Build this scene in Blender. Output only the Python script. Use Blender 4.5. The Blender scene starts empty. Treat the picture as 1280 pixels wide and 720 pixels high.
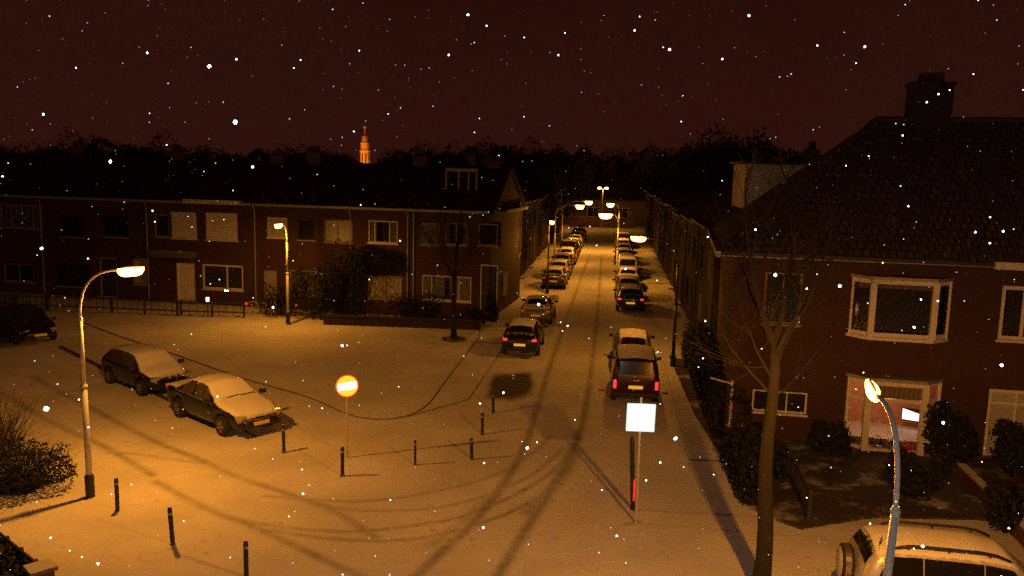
import bpy, bmesh, math, random
import numpy as np
from mathutils import Vector, Matrix, noise as mnoise
random.seed(7)
PI = math.pi
scene = bpy.context.scene
C = scene.collection

# ------------------------------------------------------------------ camera
F, H, PITCH, ROLL = 1060.0, 8.6, math.atan(151 / 1060.0), 0.024

def ray(px, py):
    x, y = (px - 640) / F, (360 - py) / F
    c, s = math.cos(ROLL), math.sin(ROLL)
    x, y = x * c - y * s, x * s + y * c
    return Vector((x, math.cos(PITCH) + y * math.sin(PITCH), -math.sin(PITCH) + y * math.cos(PITCH)))

def G(px, py, z=0.0):
    d = ray(px, py); t = (z - H) / d.z
    return Vector((d.x * t, d.y * t, z))

def at_depth(px, py, Y):
    d = ray(px, py); t = Y / d.y
    return Vector((d.x * t, Y, H + d.z * t))

cam_d = bpy.data.cameras.new('camera')
cam_d.sensor_width = 36; cam_d.lens = 36 * F / 1280
cam_d.clip_start = 0.05; cam_d.clip_end = 3000
cam = bpy.data.objects.new('camera', cam_d); C.objects.link(cam)
cam.matrix_world = Matrix.Translation((0, 0, H)) @ Matrix.Rotation(PI / 2 - PITCH, 4, 'X') @ Matrix.Rotation(ROLL, 4, 'Z')
scene.camera = cam

# ------------------------------------------------------------------ materials
def new_mat(name):
    m = bpy.data.materials.new(name); m.use_nodes = True
    nt = m.node_tree; nt.nodes.clear()
    out = nt.nodes.new('ShaderNodeOutputMaterial')
    return m, nt, out

def N(nt, t, **kw):
    n = nt.nodes.new(t)
    for k, v in kw.items():
        if k in n.inputs.keys(): n.inputs[k].default_value = v
        else: setattr(n, k, v)
    return n

def L(nt, a, b): nt.links.new(a, b)

def mixc(nt, fac, a, b):
    m = nt.nodes.new('ShaderNodeMix'); m.data_type = 'RGBA'
    for sock, v in ((m.inputs[0], fac), (m.inputs[6], a), (m.inputs[7], b)):
        if hasattr(v, 'links') or isinstance(v, bpy.types.NodeSocket): L(nt, v, sock)
        elif isinstance(v, (int, float)): sock.default_value = v
        else: sock.default_value = (*v, 1) if len(v) == 3 else v
    return m.outputs[2]

def math_n(nt, op, a, b=None, clamp=False):
    m = nt.nodes.new('ShaderNodeMath'); m.operation = op; m.use_clamp = clamp
    for i, v in enumerate((a, b)):
        if v is None: continue
        if isinstance(v, (int, float)): m.inputs[i].default_value = v
        else: L(nt, v, m.inputs[i])
    return m.outputs[0]

def rng(nt, v, a, b, c=0.0, d=1.0):
    m = nt.nodes.new('ShaderNodeMapRange'); m.interpolation_type = 'SMOOTHSTEP'
    L(nt, v, m.inputs[0])
    for i, x in zip((1, 2, 3, 4), (a, b, c, d)): m.inputs[i].default_value = x
    return m.outputs[0]

def noise(nt, scale, detail=3, coord='Object', rough=0.55):
    tc = nt.nodes.new('ShaderNodeTexCoord')
    n = N(nt, 'ShaderNodeTexNoise', Scale=scale, Detail=detail, Roughness=rough)
    L(nt, tc.outputs[coord], n.inputs['Vector'])
    return n.outputs['Fac']

def normal_z(nt):
    g = nt.nodes.new('ShaderNodeNewGeometry'); s = nt.nodes.new('ShaderNodeSeparateXYZ')
    L(nt, g.outputs['Normal'], s.inputs[0]); return s.outputs[2]

SNOW = (0.78, 0.79, 0.82)

def simple(name, col, rough=0.6, metal=0.0, var=0.25, scale=6, snow=None, objcol=False, bump=0.0, spec=0.5, coat=0.0):
    """paint, metal, stone...: a base colour with uneven wear; snow=(a,b) lets snow lie where the surface faces up"""
    m, nt, out = new_mat(name)
    p = nt.nodes.new('ShaderNodeBsdfPrincipled')
    n = noise(nt, scale)
    if objcol:
        oi = nt.nodes.new('ShaderNodeObjectInfo'); base = oi.outputs['Color']
        c = mixc(nt, math_n(nt, 'MULTIPLY', n, var), base, (0.022, 0.02, 0.018))
    else:
        c = mixc(nt, n, tuple(x * (1 - var) for x in col), tuple(min(1, x * (1 + var)) for x in col))
    r = rough
    if snow:
        nz = normal_z(nt)
        f = rng(nt, math_n(nt, 'ADD', nz, math_n(nt, 'MULTIPLY', math_n(nt, 'SUBTRACT', noise(nt, 9, 4), 0.5), 0.35)), *snow)
        c = mixc(nt, f, c, SNOW)
        rr = nt.nodes.new('ShaderNodeMapRange'); L(nt, f, rr.inputs[0]); rr.inputs[3].default_value = rough; rr.inputs[4].default_value = 0.9
        L(nt, rr.outputs[0], p.inputs['Roughness'])
        mm = nt.nodes.new('ShaderNodeMapRange'); L(nt, f, mm.inputs[0]); mm.inputs[3].default_value = metal; mm.inputs[4].default_value = 0
        L(nt, mm.outputs[0], p.inputs['Metallic'])
    else:
        p.inputs['Roughness'].default_value = rough; p.inputs['Metallic'].default_value = metal
    p.inputs['Specular IOR Level'].default_value = spec
    p.inputs['Coat Weight'].default_value = coat
    L(nt, c, p.inputs['Base Color'])
    if bump:
        b = N(nt, 'ShaderNodeBump', Strength=bump, Distance=0.03); L(nt, noise(nt, scale * 4, 5), b.inputs['Height'])
        L(nt, b.outputs[0], p.inputs['Normal'])
    L(nt, p.outputs[0], out.inputs[0])
    return m

def emit(name, col, strength):
    m, nt, out = new_mat(name)
    e = N(nt, 'ShaderNodeEmission', Strength=strength); e.inputs[0].default_value = (*col, 1)
    L(nt, e.outputs[0], out.inputs[0]); return m

def glow_paint(name, col, strength, rough=0.4):
    m, nt, out = new_mat(name)
    p = nt.nodes.new('ShaderNodeBsdfPrincipled'); p.inputs['Base Color'].default_value = (*col, 1)
    p.inputs['Roughness'].default_value = rough
    p.inputs['Emission Color'].default_value = (*col, 1); p.inputs['Emission Strength'].default_value = strength
    L(nt, p.outputs[0], out.inputs[0]); return m

def brick_mat(name, c1, c2, mortar, bw=0.22, rh=0.065, ms=0.012, bump=0.4, dirt=0.5):
    m, nt, out = new_mat(name)
    p = nt.nodes.new('ShaderNodeBsdfPrincipled'); p.inputs['Roughness'].default_value = 0.88
    uv = nt.nodes.new('ShaderNodeUVMap')
    b = N(nt, 'ShaderNodeTexBrick', Scale=1.0)
    b.inputs['Color1'].default_value = (*c1, 1); b.inputs['Color2'].default_value = (*c2, 1); b.inputs['Mortar'].default_value = (*mortar, 1)
    b.inputs['Brick Width'].default_value = bw; b.inputs['Row Height'].default_value = rh; b.inputs['Mortar Size'].default_value = ms
    b.inputs['Bias'].default_value = -0.1
    L(nt, uv.outputs[0], b.inputs['Vector'])
    d = rng(nt, noise(nt, 0.8, 5), 0.35, 0.75, 0.0, dirt)
    c = mixc(nt, d, b.outputs['Color'], tuple(x * 0.35 for x in c1))
    L(nt, c, p.inputs['Base Color'])
    bp = N(nt, 'ShaderNodeBump', Strength=bump, Distance=0.02); bp.invert = True
    L(nt, b.outputs['Fac'], bp.inputs['Height']); L(nt, bp.outputs[0], p.inputs['Normal'])
    L(nt, p.outputs[0], out.inputs[0]); return m

def tile_mat(name, col):
    m, nt, out = new_mat(name)
    p = nt.nodes.new('ShaderNodeBsdfPrincipled'); p.inputs['Roughness'].default_value = 0.75
    uv = nt.nodes.new('ShaderNodeUVMap')
    b = N(nt, 'ShaderNodeTexBrick', Scale=1.0)
    b.inputs['Color1'].default_value = (*col, 1); b.inputs['Color2'].default_value = (*[x * 0.6 for x in col], 1)
    b.inputs['Mortar'].default_value = (*[x * 0.15 for x in col], 1)
    b.inputs['Brick Width'].default_value = 0.25; b.inputs['Row Height'].default_value = 0.33; b.inputs['Mortar Size'].default_value = 0.03
    L(nt, uv.outputs[0], b.inputs['Vector'])
    c = mixc(nt, rng(nt, noise(nt, 1.2, 5), 0.4, 0.7), b.outputs['Color'], tuple(x * 0.5 for x in col))
    # thin snow left in the tile troughs
    f = math_n(nt, 'MULTIPLY', rng(nt, noise(nt, 3.0, 6), 0.55, 0.75, 0, 0.25), 1.0)
    c = mixc(nt, f, c, (0.45, 0.45, 0.47))
    L(nt, c, p.inputs['Base Color'])
    w = N(nt, 'ShaderNodeTexWave', Scale=2.0, Distortion=0.0); L(nt, uv.outputs[0], w.inputs['Vector'])
    hsum = math_n(nt, 'SUBTRACT', math_n(nt, 'MULTIPLY', w.outputs['Fac'], 0.5), b.outputs['Fac'])
    bp = N(nt, 'ShaderNodeBump', Strength=0.9, Distance=0.05)
    L(nt, hsum, bp.inputs['Height']); L(nt, bp.outputs[0], p.inputs['Normal'])
    L(nt, p.outputs[0], out.inputs[0]); return m

def glass_mat(name):
    m, nt, out = new_mat(name)
    t = nt.nodes.new('ShaderNodeBsdfTransparent'); t.inputs[0].default_value = (0.9, 0.92, 0.9, 1)
    g = nt.nodes.new('ShaderNodeBsdfGlossy'); g.inputs['Roughness'].default_value = 0.03
    fr = N(nt, 'ShaderNodeFresnel', IOR=1.45)
    mx = nt.nodes.new('ShaderNodeMixShader')
    L(nt, math_n(nt, 'ADD', fr.outputs[0], 0.03), mx.inputs[0]); L(nt, t.outputs[0], mx.inputs[1]); L(nt, g.outputs[0], mx.inputs[2])
    L(nt, mx.outputs[0], out.inputs[0]); return m

def cloth_mat(name, col):
    m, nt, out = new_mat(name)
    p = nt.nodes.new('ShaderNodeBsdfPrincipled'); p.inputs['Roughness'].default_value = 0.9
    tc = nt.nodes.new('ShaderNodeTexCoord')
    w = N(nt, 'ShaderNodeTexWave', Scale=2.2, Distortion=2.0); L(nt, tc.outputs['Object'], w.inputs['Vector'])
    c = mixc(nt, w.outputs['Fac'], tuple(x * 0.6 for x in col), col)
    L(nt, c, p.inputs['Base Color']); L(nt, p.outputs[0], out.inputs[0]); return m

def snow_ground(name, attr=False):
    m, nt, out = new_mat(name)
    p = nt.nodes.new('ShaderNodeBsdfPrincipled'); p.inputs['Specular IOR Level'].default_value = 0.25
    n1, n2, n3 = noise(nt, 0.35, 4), noise(nt, 3.0, 6, rough=0.7), noise(nt, 22, 3)
    base = mixc(nt, rng(nt, n1, 0.3, 0.7), (0.62, 0.62, 0.64), (0.80, 0.80, 0.82))
    # ground showing through the thin snow cover in places
    thin = math_n(nt, 'MULTIPLY', rng(nt, n2, 0.45, 0.75), rng(nt, n1, 0.35, 0.7, 0.06, 0.25))
    base = mixc(nt, thin, base, (0.30, 0.29, 0.28))
    hgt = math_n(nt, 'ADD', math_n(nt, 'MULTIPLY', n2, 1.0), math_n(nt, 'MULTIPLY', n3, 0.35))
    if attr:
        a = nt.nodes.new('ShaderNodeAttribute'); a.attribute_name = 'wear'
        nm = math_n(nt, 'ADD', rng(nt, n2, .30, .70, .25, .70), math_n(nt, 'MULTIPLY', n3, 0.5))
        wv = math_n(nt, 'MULTIPLY', a.outputs['Fac'], math_n(nt, 'ADD', nm, 0.28), True)
        slush = mixc(nt, n3, (0.07, 0.068, 0.066), (0.12, 0.115, 0.11))
        base = mixc(nt, wv, base, slush)
        rr = nt.nodes.new('ShaderNodeMapRange'); L(nt, wv, rr.inputs[0]); rr.inputs[3].default_value = 0.85; rr.inputs[4].default_value = 0.9
        L(nt, rr.outputs[0], p.inputs['Roughness'])
        hgt = math_n(nt, 'SUBTRACT', hgt, math_n(nt, 'MULTIPLY', wv, 1.2))
    else:
        p.inputs['Roughness'].default_value = 0.85
    tcv = nt.nodes.new('ShaderNodeTexCoord'); vo = N(nt, 'ShaderNodeTexVoronoi', Scale=2.3, Randomness=1.0); L(nt, tcv.outputs['Object'], vo.inputs['Vector'])
    pits = math_n(nt, 'MULTIPLY', rng(nt, vo.outputs['Distance'], .10, .24, 1.0, 0.0), rng(nt, n1, .48, .62))   # footprints and clods
    hgt = math_n(nt, 'SUBTRACT', hgt, math_n(nt, 'MULTIPLY', pits, 0.7))
    base = mixc(nt, math_n(nt, 'MULTIPLY', pits, .35), base, (0.30, 0.29, 0.28))
    bp = N(nt, 'ShaderNodeBump', Strength=0.55, Distance=0.04)
    L(nt, hgt, bp.inputs['Height']); L(nt, bp.outputs[0], p.inputs['Normal'])
    L(nt, base, p.inputs['Base Color']); L(nt, p.outputs[0], out.inputs[0]); return m

def kerbed_snow(name):
    """snow on top, wet stone on the upright kerb face"""
    m = snow_ground(name); nt = m.node_tree
    p = [n for n in nt.nodes if n.type == 'BSDF_PRINCIPLED'][0]
    src = p.inputs['Base Color'].links[0].from_socket
    g = nt.nodes.new('ShaderNodeNewGeometry'); s = nt.nodes.new('ShaderNodeSeparateXYZ'); L(nt, g.outputs['True Normal'], s.inputs[0])
    c = mixc(nt, rng(nt, s.outputs[2], 0.4, 0.6), (0.13, 0.12, 0.11), src)
    L(nt, c, p.inputs['Base Color']); return m

M = {}
M['snow'] = snow_ground('road_snow', True)
M['pave'] = kerbed_snow('pavement_snow')
M['kerb'] = simple('wet_kerb_stone', (0.09, 0.08, 0.07), 0.7, var=0.4)
M['soil'] = simple('garden_soil', (0.06, 0.05, 0.04), 0.95, var=0.6, scale=2.5, bump=0.6)
m_ = M['soil']; nt_ = m_.node_tree; p_ = [n for n in nt_.nodes if n.type == 'BSDF_PRINCIPLED'][0]; src_ = p_.inputs['Base Color'].links[0].from_socket
L(nt_, mixc(nt_, rng(nt_, noise(nt_, 0.9, 6, rough=.7), .50, .66, 0, .8), src_, (0.5, 0.5, 0.52)), p_.inputs['Base Color'])
M['brick'] = brick_mat('red_brick', (0.22, 0.042, 0.030), (0.145, 0.030, 0.023), (0.065, 0.035, 0.028))
M['brick2'] = brick_mat('dark_red_brick', (0.16, 0.031, 0.024), (0.09, 0.020, 0.017), (0.06, 0.032, 0.027))
M['darkbrick'] = brick_mat('blackish_brick', (0.05, 0.02, 0.016), (0.035, 0.015, 0.012), (0.04, 0.03, 0.026))  # brick in a near-black tone
M['brown'] = brick_mat('brown_brick', (0.14, 0.075, 0.05), (0.10, 0.05, 0.036), (0.14, 0.12, 0.1))
M['tile'] = tile_mat('roof_tile', (0.12, 0.078, 0.070))
M['tiled'] = tile_mat('old_roof_tile', (0.03, 0.025, 0.023))
M['white'] = simple('white_paint', (0.72, 0.70, 0.65), 0.5, var=0.12)
M['cream'] = simple('cream_render', (0.60, 0.57, 0.50), 0.8, var=0.15)
M['dull'] = simple('weathered_paint', (0.30, 0.27, 0.23), 0.7, var=0.3)
M['darkwood'] = simple('dark_wood', (0.035, 0.03, 0.028), 0.6)
M['metal'] = simple('galvanised_steel', (0.46, 0.46, 0.44), 0.5, 0.0, var=0.25, scale=10)
M['litpole'] = simple('pole_lit_grey', (0.78, 0.76, 0.68), 0.55, var=0.15, scale=9)  # pole colour lightened to stand in for light falling on it
M['zinc'] = simple('zinc_gutter', (0.35, 0.34, 0.33), 0.5, 0.3)
M['black'] = simple('black_paint', (0.02, 0.02, 0.02), 0.55)
M['post'] = simple('black_post', (0.022, 0.021, 0.02), 0.6, snow=(0.75, 0.95))
M['plastic'] = simple('black_plastic', (0.018, 0.018, 0.018), 0.5)
M['rubber'] = simple('tyre_rubber', (0.02, 0.02, 0.02), 0.85)
M['alloy'] = simple('alloy_rim', (0.35, 0.35, 0.36), 0.4, 0.6)
M['chrome'] = simple('chrome_strip', (0.6, 0.58, 0.55), 0.25, 0.9)
M['car'] = simple('car_paint', (0.1, 0.1, 0.1), 0.3, 0.2, var=0.25, scale=3, snow=(0.74, 0.95), objcol=True, coat=0.4)
M['carsnow'] = simple('snowed_car_paint', (0.1, 0.1, 0.1), 0.3, 0.2, var=0.2, scale=3, snow=(0.62, 0.80), objcol=True, coat=0.4, bump=0.15)
M['darkcar'] = simple('dark_car_paint', (0.012, 0.012, 0.014), 0.3, 0.1, coat=0.4)
M['cglass'] = simple('car_glass', (0.012, 0.012, 0.014), 0.08, snow=(0.62, 0.82), spec=0.6)
M['bglass'] = simple('bare_car_glass', (0.012, 0.012, 0.014), 0.08, spec=0.6, var=0.3)
M['fglass'] = simple('frosted_car_glass', (0.075, 0.07, 0.065), 0.35, var=0.75, scale=5, spec=0.6)
M['glass'] = glass_mat('window_glass')
M['curtain'] = cloth_mat('net_curtain', (0.55, 0.52, 0.45))
M['drape'] = cloth_mat('heavy_curtain', (0.22, 0.18, 0.14))
M['blind'] = simple('white_blind', (0.62, 0.60, 0.54), 0.7, var=0.1)
M['roomwall'] = simple('papered_wall', (0.50, 0.26, 0.17), 0.9, var=0.25, scale=1.5)
M['dark'] = simple('interior_shade', (0.03, 0.026, 0.024), 0.9)  # near-black colour stands for the shade inside unlit rooms
M['tail'] = glow_paint('tail_light', (1.0, 0.035, 0.04), 1.7)  # parked cars' lamps, flash thrown back is put in as emission
M['taildim'] = glow_paint('tail_light_faint_glow', (0.8, 0.05, 0.03), 0.4)  # same lamps with a fainter emissive flash return
M['head'] = simple('headlight_glass', (0.5, 0.5, 0.5), 0.15, 0.2)
M['plate'] = glow_paint('yellow_plate_glow', (0.85, 0.48, 0.03), 0.62)  # plate's flash reflection built in as its own glow
M['platedim'] = glow_paint('yellow_plate_faint_glow', (0.75, 0.36, 0.03), 0.12)  # plate with a weaker built-in flash reflection
M['amber'] = glow_paint('amber_indicator_glow', (0.8, 0.12, 0.03), 0.15)  # small own glow imitates light thrown back
M['lens'] = emit('sodium_lens', (1.0, 0.46, 0.07), 16.0)
M['lensfar'] = emit('sodium_lens_far', (1.0, 0.46, 0.07), 16.0)
M['signwhite'] = emit('sign_face_glow', (0.86, 1.0, 0.97), 1.6)  # reflective face, its flash return put in as emission
M['signbloom'] = glow_paint('sign_edge_bloom', (0.42, 0.80, 0.80), 0.9)  # cyan emission imitates bloom round the sign face
M['signred'] = glow_paint('no_entry_red_glow', (1.0, 0.17, 0.01), 4.2)  # reflective red, overexposed flash return added as emission
M['signedge'] = glow_paint('no_entry_glow_rim', (1.0, 0.04, 0.01), 1.6)  # emissive ring imitates the red fringe of the disc's flash glow
M['signbar'] = emit('no_entry_bar_glow', (1.0, 0.97, 0.8), 3.0)  # bar's flash reflection painted as emission
M['redband'] = glow_paint('red_reflector_glow', (0.9, 0.03, 0.02), 0.7)  # unpowered reflector, flash reflection made as its own glow
M['screen'] = emit('lit_screen', (0.92, 0.95, 1.0), 1.8)
M['bikelamp'] = glow_paint('bicycle_tail_lamp', (0.95, 0.03, 0.02), 1.6)
M['lantern'] = emit('garden_lantern_glass', (1.0, 0.9, 0.62), 2.2)
M['bark'] = simple('tree_bark', (0.021, 0.018, 0.012), 0.95, var=0.5, scale=7, bump=0.8)
M['darkbark'] = simple('dark_bark', (0.02, 0.016, 0.013), 0.95, var=0.4)
M['twig'] = simple('bare_twig', (0.034, 0.026, 0.019), 0.95, var=0.4)
M['leaf'] = simple('evergreen_leaf', (0.03, 0.036, 0.015), 0.7, var=0.6, scale=3)
M['leafdark'] = simple('dark_evergreen_leaf', (0.014, 0.015, 0.008), 0.8, var=0.6, scale=3)
M['stone'] = simple('church_sandstone', (0.42, 0.33, 0.22), 0.85, var=0.25, scale=0.6)
M['flake'] = simple('snowflake_ice', (0.9, 0.9, 0.92), 0.8, var=0.02)
M['red'] = simple('red_cloth', (0.45, 0.03, 0.03), 0.8)

# ------------------------------------------------------------------ object helpers
def tag(o, label=None, cat=None, group=None, kind=None):
    if label: o['label'] = label
    if cat: o['category'] = cat
    if group: o['group'] = group
    if kind: o['kind'] = kind
    return o

def thing(name, label, cat, loc=(0, 0, 0), rotz=0.0, group=None):
    o = bpy.data.objects.new(name, None); C.objects.link(o)
    o.location = loc; o.rotation_euler = (0, 0, rotz)
    return tag(o, label, cat, group)

class MB:
    """collects shapes into one bmesh"""
    def __init__(s): s.bm = bmesh.new()
    def face(s, pts):
        return s.bm.faces.new([s.bm.verts.new(p) for p in pts])
    def box(s, lo, hi, mat=None):
        x0, y0, z0 = lo; x1, y1, z1 = hi
        p = [Vector(q) for q in ((x0,y0,z0),(x1,y0,z0),(x1,y1,z0),(x0,y1,z0),(x0,y0,z1),(x1,y0,z1),(x1,y1,z1),(x0,y1,z1))]
        if mat is not None: p = [mat @ q for q in p]
        v = [s.bm.verts.new(q) for q in p]
        for f in ((0,3,2,1),(4,5,6,7),(0,1,5,4),(1,2,6,5),(2,3,7,6),(3,0,4,7)): s.bm.faces.new([v[i] for i in f])
        return s
    def tube(s, pts, rads, n=8, caps=True):
        pts = [Vector(p) for p in pts]
        if isinstance(rads, (int, float)): rads = [rads] * len(pts)
        rings = []; ref = None
        for i, p in enumerate(pts):
            a = pts[max(0, i - 1)]; b = pts[min(len(pts) - 1, i + 1)]
            t = (b - a).normalized() if (b - a).length > 1e-9 else Vector((0, 0, 1))
            if ref is None: ref = t.orthogonal().normalized()
            u = (ref - t * ref.dot(t))
            u = u.normalized() if u.length > 1e-6 else t.orthogonal().normalized()
            ref = u; w = t.cross(u)
            rings.append([s.bm.verts.new(p + (u * math.cos(2*PI*k/n) + w * math.sin(2*PI*k/n)) * rads[i]) for k in range(n)])
        for a, b in zip(rings, rings[1:]):
            for k in range(n): s.bm.faces.new((a[k], a[(k+1)%n], b[(k+1)%n], b[k]))
        if caps and n > 2:
            s.bm.faces.new(list(reversed(rings[0]))); s.bm.faces.new(rings[-1])
        return s
    def lathe(s, prof, c=(0,0,0), n=16, mat=None, sx=1.0, sy=1.0):
        c = Vector(c); rings = []
        for r, z in prof:
            ring = []
            for k in range(n):
                p = Vector((r*math.cos(2*PI*k/n)*sx, r*math.sin(2*PI*k/n)*sy, z))
                p = (mat @ p) if mat is not None else p + c
                ring.append(s.bm.verts.new(p))
            rings.append(ring)
        for a, b in zip(rings, rings[1:]):
            for k in range(n): s.bm.faces.new((a[k], a[(k+1)%n], b[(k+1)%n], b[k]))
        s.bm.faces.new(list(reversed(rings[0]))); s.bm.faces.new(rings[-1])
        return s
    def prism(s, poly, z0, z1):
        n = len(poly)
        a = [s.bm.verts.new((p[0], p[1], z0)) for p in poly]; b = [s.bm.verts.new((p[0], p[1], z1)) for p in poly]
        for k in range(n): s.bm.faces.new((a[k], a[(k+1)%n], b[(k+1)%n], b[k]))
        s.bm.faces.new(b); s.bm.faces.new(list(reversed(a)))
        return s
    def build(s, name, mat, parent=None, smooth=False, bevel=0, fixn=True):
        bm = s.bm
        if fixn: bmesh.ops.recalc_face_normals(bm, faces=bm.faces)
        if bevel:
            bmesh.ops.bevel(bm, geom=[e for e in bm.edges if e.is_manifold and e.calc_face_angle(0) > 0.5], offset=bevel, segments=2, affect='EDGES', profile=0.6)
        uvl = bm.loops.layers.uv.new('UVMap'); Z = Vector((0, 0, 1))
        for f in bm.faces:
            f.smooth = smooth
            n = f.normal
            if abs(n.z) > 0.97:
                for l in f.loops: l[uvl].uv = (l.vert.co.x, l.vert.co.y)
            else:
                t = Z.cross(n).normalized(); b = n.cross(t)
                for l in f.loops: l[uvl].uv = (l.vert.co.dot(t), l.vert.co.dot(b))
        me = bpy.data.meshes.new(name); bm.to_mesh(me); bm.free()
        me.materials.append(mat)
        o = bpy.data.objects.new(name, me); C.objects.link(o)
        if parent is not None: o.parent = parent
        return o

CHILD = {}
def copy_tree(o, parent=None):
    c = o.copy(); C.objects.link(c)
    if parent is not None: c.parent = parent
    for ch in list(o.children): copy_tree(ch, c)
    return c

def recolour(o, col):
    o.color = (*col, 1)
    for ch in o.children: recolour(ch, col)

# ------------------------------------------------------------------ street frame
SD = Vector((0.115, 1.0, 0)).normalized()
SN = Vector((SD.y, -SD.x, 0))                     # to the right across the street
def ST(s, Y, z=0.0):
    """s metres right of the carriageway's middle at distance Y"""
    return Vector((-1.2 + 0.115 * Y, Y, z)) + SN * s
STREET_ROT = math.atan2(SD.y, SD.x)

# ------------------------------------------------------------------ ground with tyre tracks
def poly_dist(P, Q, line):
    d = np.full(P.shape, 1e9)
    for (ax, ay), (bx, by) in zip(line, line[1:]):
        vx, vy = bx - ax, by - ay; l2 = vx*vx + vy*vy + 1e-9
        t = np.clip(((P - ax) * vx + (Q - ay) * vy) / l2, 0, 1)
        d = np.minimum(d, np.hypot(P - ax - t * vx, Q - ay - t * vy))
    return d

def smooth_line(pts, n=6):
    out = []
    for i in range(len(pts) - 1):
        p0, p1, p2, p3 = pts[max(0,i-1)], pts[i], pts[i+1], pts[min(len(pts)-1,i+2)]
        for k in range(n):
            t = k / n
            out.append(tuple(0.5*((2*p1[j]) + (-p0[j]+p2[j])*t + (2*p0[j]-5*p1[j]+4*p2[j]-p3[j])*t*t + (-p0[j]+3*p1[j]-3*p2[j]+p3[j])*t**3) for j in (0,1)))
    out.append(pts[-1]); return out

def track(px, w, s):
    return (smooth_line([tuple(G(*p)[:2]) for p in px]), w, s)

tracks = [
    track([(109,507),(180,545),(256,577)], .26, .75), track([(100,545),(130,558),(191,594)], .26, .75),
    track([(256,577),(300,597),(360,617),(420,640),(470,672)], .24, .6), track([(195,602),(260,636),(320,660),(400,697),(450,720),(520,750)], .26, .65),
    track([(152,565),(200,572),(255,579)], .18, .5), track([(40,470),(75,490),(109,507)], .3, .6), track([(0,490),(50,520),(100,545)], .3, .55),
    track([(330,620),(400,625),(460,626),(530,617),(600,600),(650,578),(690,545)], .16, .5),
    track([(360,617),(430,636),(500,638),(560,632),(620,615),(670,590),(705,560)], .16, .5),
    track([(300,650),(380,662),(450,664),(520,656),(580,645),(640,620),(690,590),(716,560)], .18, .62),
    track([(320,660),(400,672),(480,676),(540,670),(600,654),(650,634),(700,600),(722,560)], .18, .62),
    track([(737,318),(715,380),(690,450),(672,510),(655,560),(625,612),(590,655),(552,690),(515,725),(470,770)], .30, .75),
    track([(752,318),(748,380),(738,470),(728,530),(712,572),(690,610),(665,650),(640,690),(620,725),(600,770)], .30, .80),
    track([(722,560),(700,600),(660,640)], .45, .55), track([(608,625),(575,655),(540,680)], .35, .4),
    track([(800,635),(780,640),(770,612)], .10, .35), track([(782,655),(800,652)], .15, .6),
    track([(20,388),(100,393),(170,399),(235,402)], .25, .6), track([(150,410),(210,404),(290,398)], .3, .5),
]
patches = [([(612,468),(668,464),(664,499),(606,501)], 1.05), ([(664,370),(700,368),(697,379),(655,381)], 0.9)]

xs = np.concatenate([[-430,-300,-180,-90,-55,-40], np.arange(-32, 17.01, 0.12), [20,26,34,50,90,180,300,430]])
ys = [-200, -60, -20, 0, 8]; y = 12.0
while y < 128: ys.append(y); y += max(0.10, y * 0.0055)
ys = np.array(ys + [135, 150, 180, 240, 320, 430])
X, Y = np.meshgrid(xs, ys)
wear = np.zeros_like(X)
rs = np.random.RandomState(3)
# old, half-filled wheel marks all over the carriageway centre
for line, w, s in tracks:
    d = poly_dist(X, Y, line)
    j = 0.95 + 0.15 * np.sin(X * 1.1 + Y * .7) * np.sin(Y * 1.3 - X * .9)
    wear = np.maximum(wear, s * j * np.exp(-(d / (w * .47)) ** 3) * .76)
cs = (X + 1.2 - 0.115 * Y) * SN.x
lane = np.exp(-((np.abs(cs) - 0.0) / 1.5) ** 4) * (Y > 26) * np.clip((Y - 26) / 14, 0, 1)
wear = np.maximum(wear, 0.22 * lane)
for quad, s in patches:
    q = [G(*p) for p in quad]; ct = (q[0] + q[1] + q[2] + q[3]) / 4
    ux = ((q[1] - q[0]) + (q[2] - q[3])) / 4; uy = ((q[0] - q[3]) + (q[1] - q[2])) / 4
    det = ux.x * uy.y - ux.y * uy.x; dx, dy = X - ct.x, Y - ct.y
    a_ = (dx * uy.y - dy * uy.x) / det; b_ = (-dx * ux.y + dy * ux.x) / det
    wob = 0.10 * np.sin(a_ * 5 + b_ * 2) + 0.08 * np.sin(b_ * 7 - a_ * 3 + 1)
    rr = (np.abs(a_) ** 4 + np.abs(b_) ** 4) ** (1 / 4) + wob * .45
    wear = np.maximum(wear, s * np.clip((1.12 - rr) / 0.35, 0, 1))
ny, nx = X.shape
verts = np.stack([X.ravel(), Y.ravel(), np.zeros(X.size)], 1)
idx = np.arange(X.size).reshape(ny, nx)
faces = np.stack([idx[:-1,:-1].ravel(), idx[:-1,1:].ravel(), idx[1:,1:].ravel(), idx[1:,:-1].ravel()], 1)
me = bpy.data.meshes.new('ground')
me.from_pydata(verts.tolist(), [], faces.tolist())
at = me.attributes.new('wear', 'FLOAT', 'POINT'); at.data.foreach_set('value', wear.ravel().astype(np.float32))
me.materials.append(M['snow'])
ground = bpy.data.objects.new('ground', me); C.objects.link(ground); ground['kind'] = 'structure'

def structure(name, mb, mat):
    o = mb.build(name, mat); o['kind'] = 'structure'; return o

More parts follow.
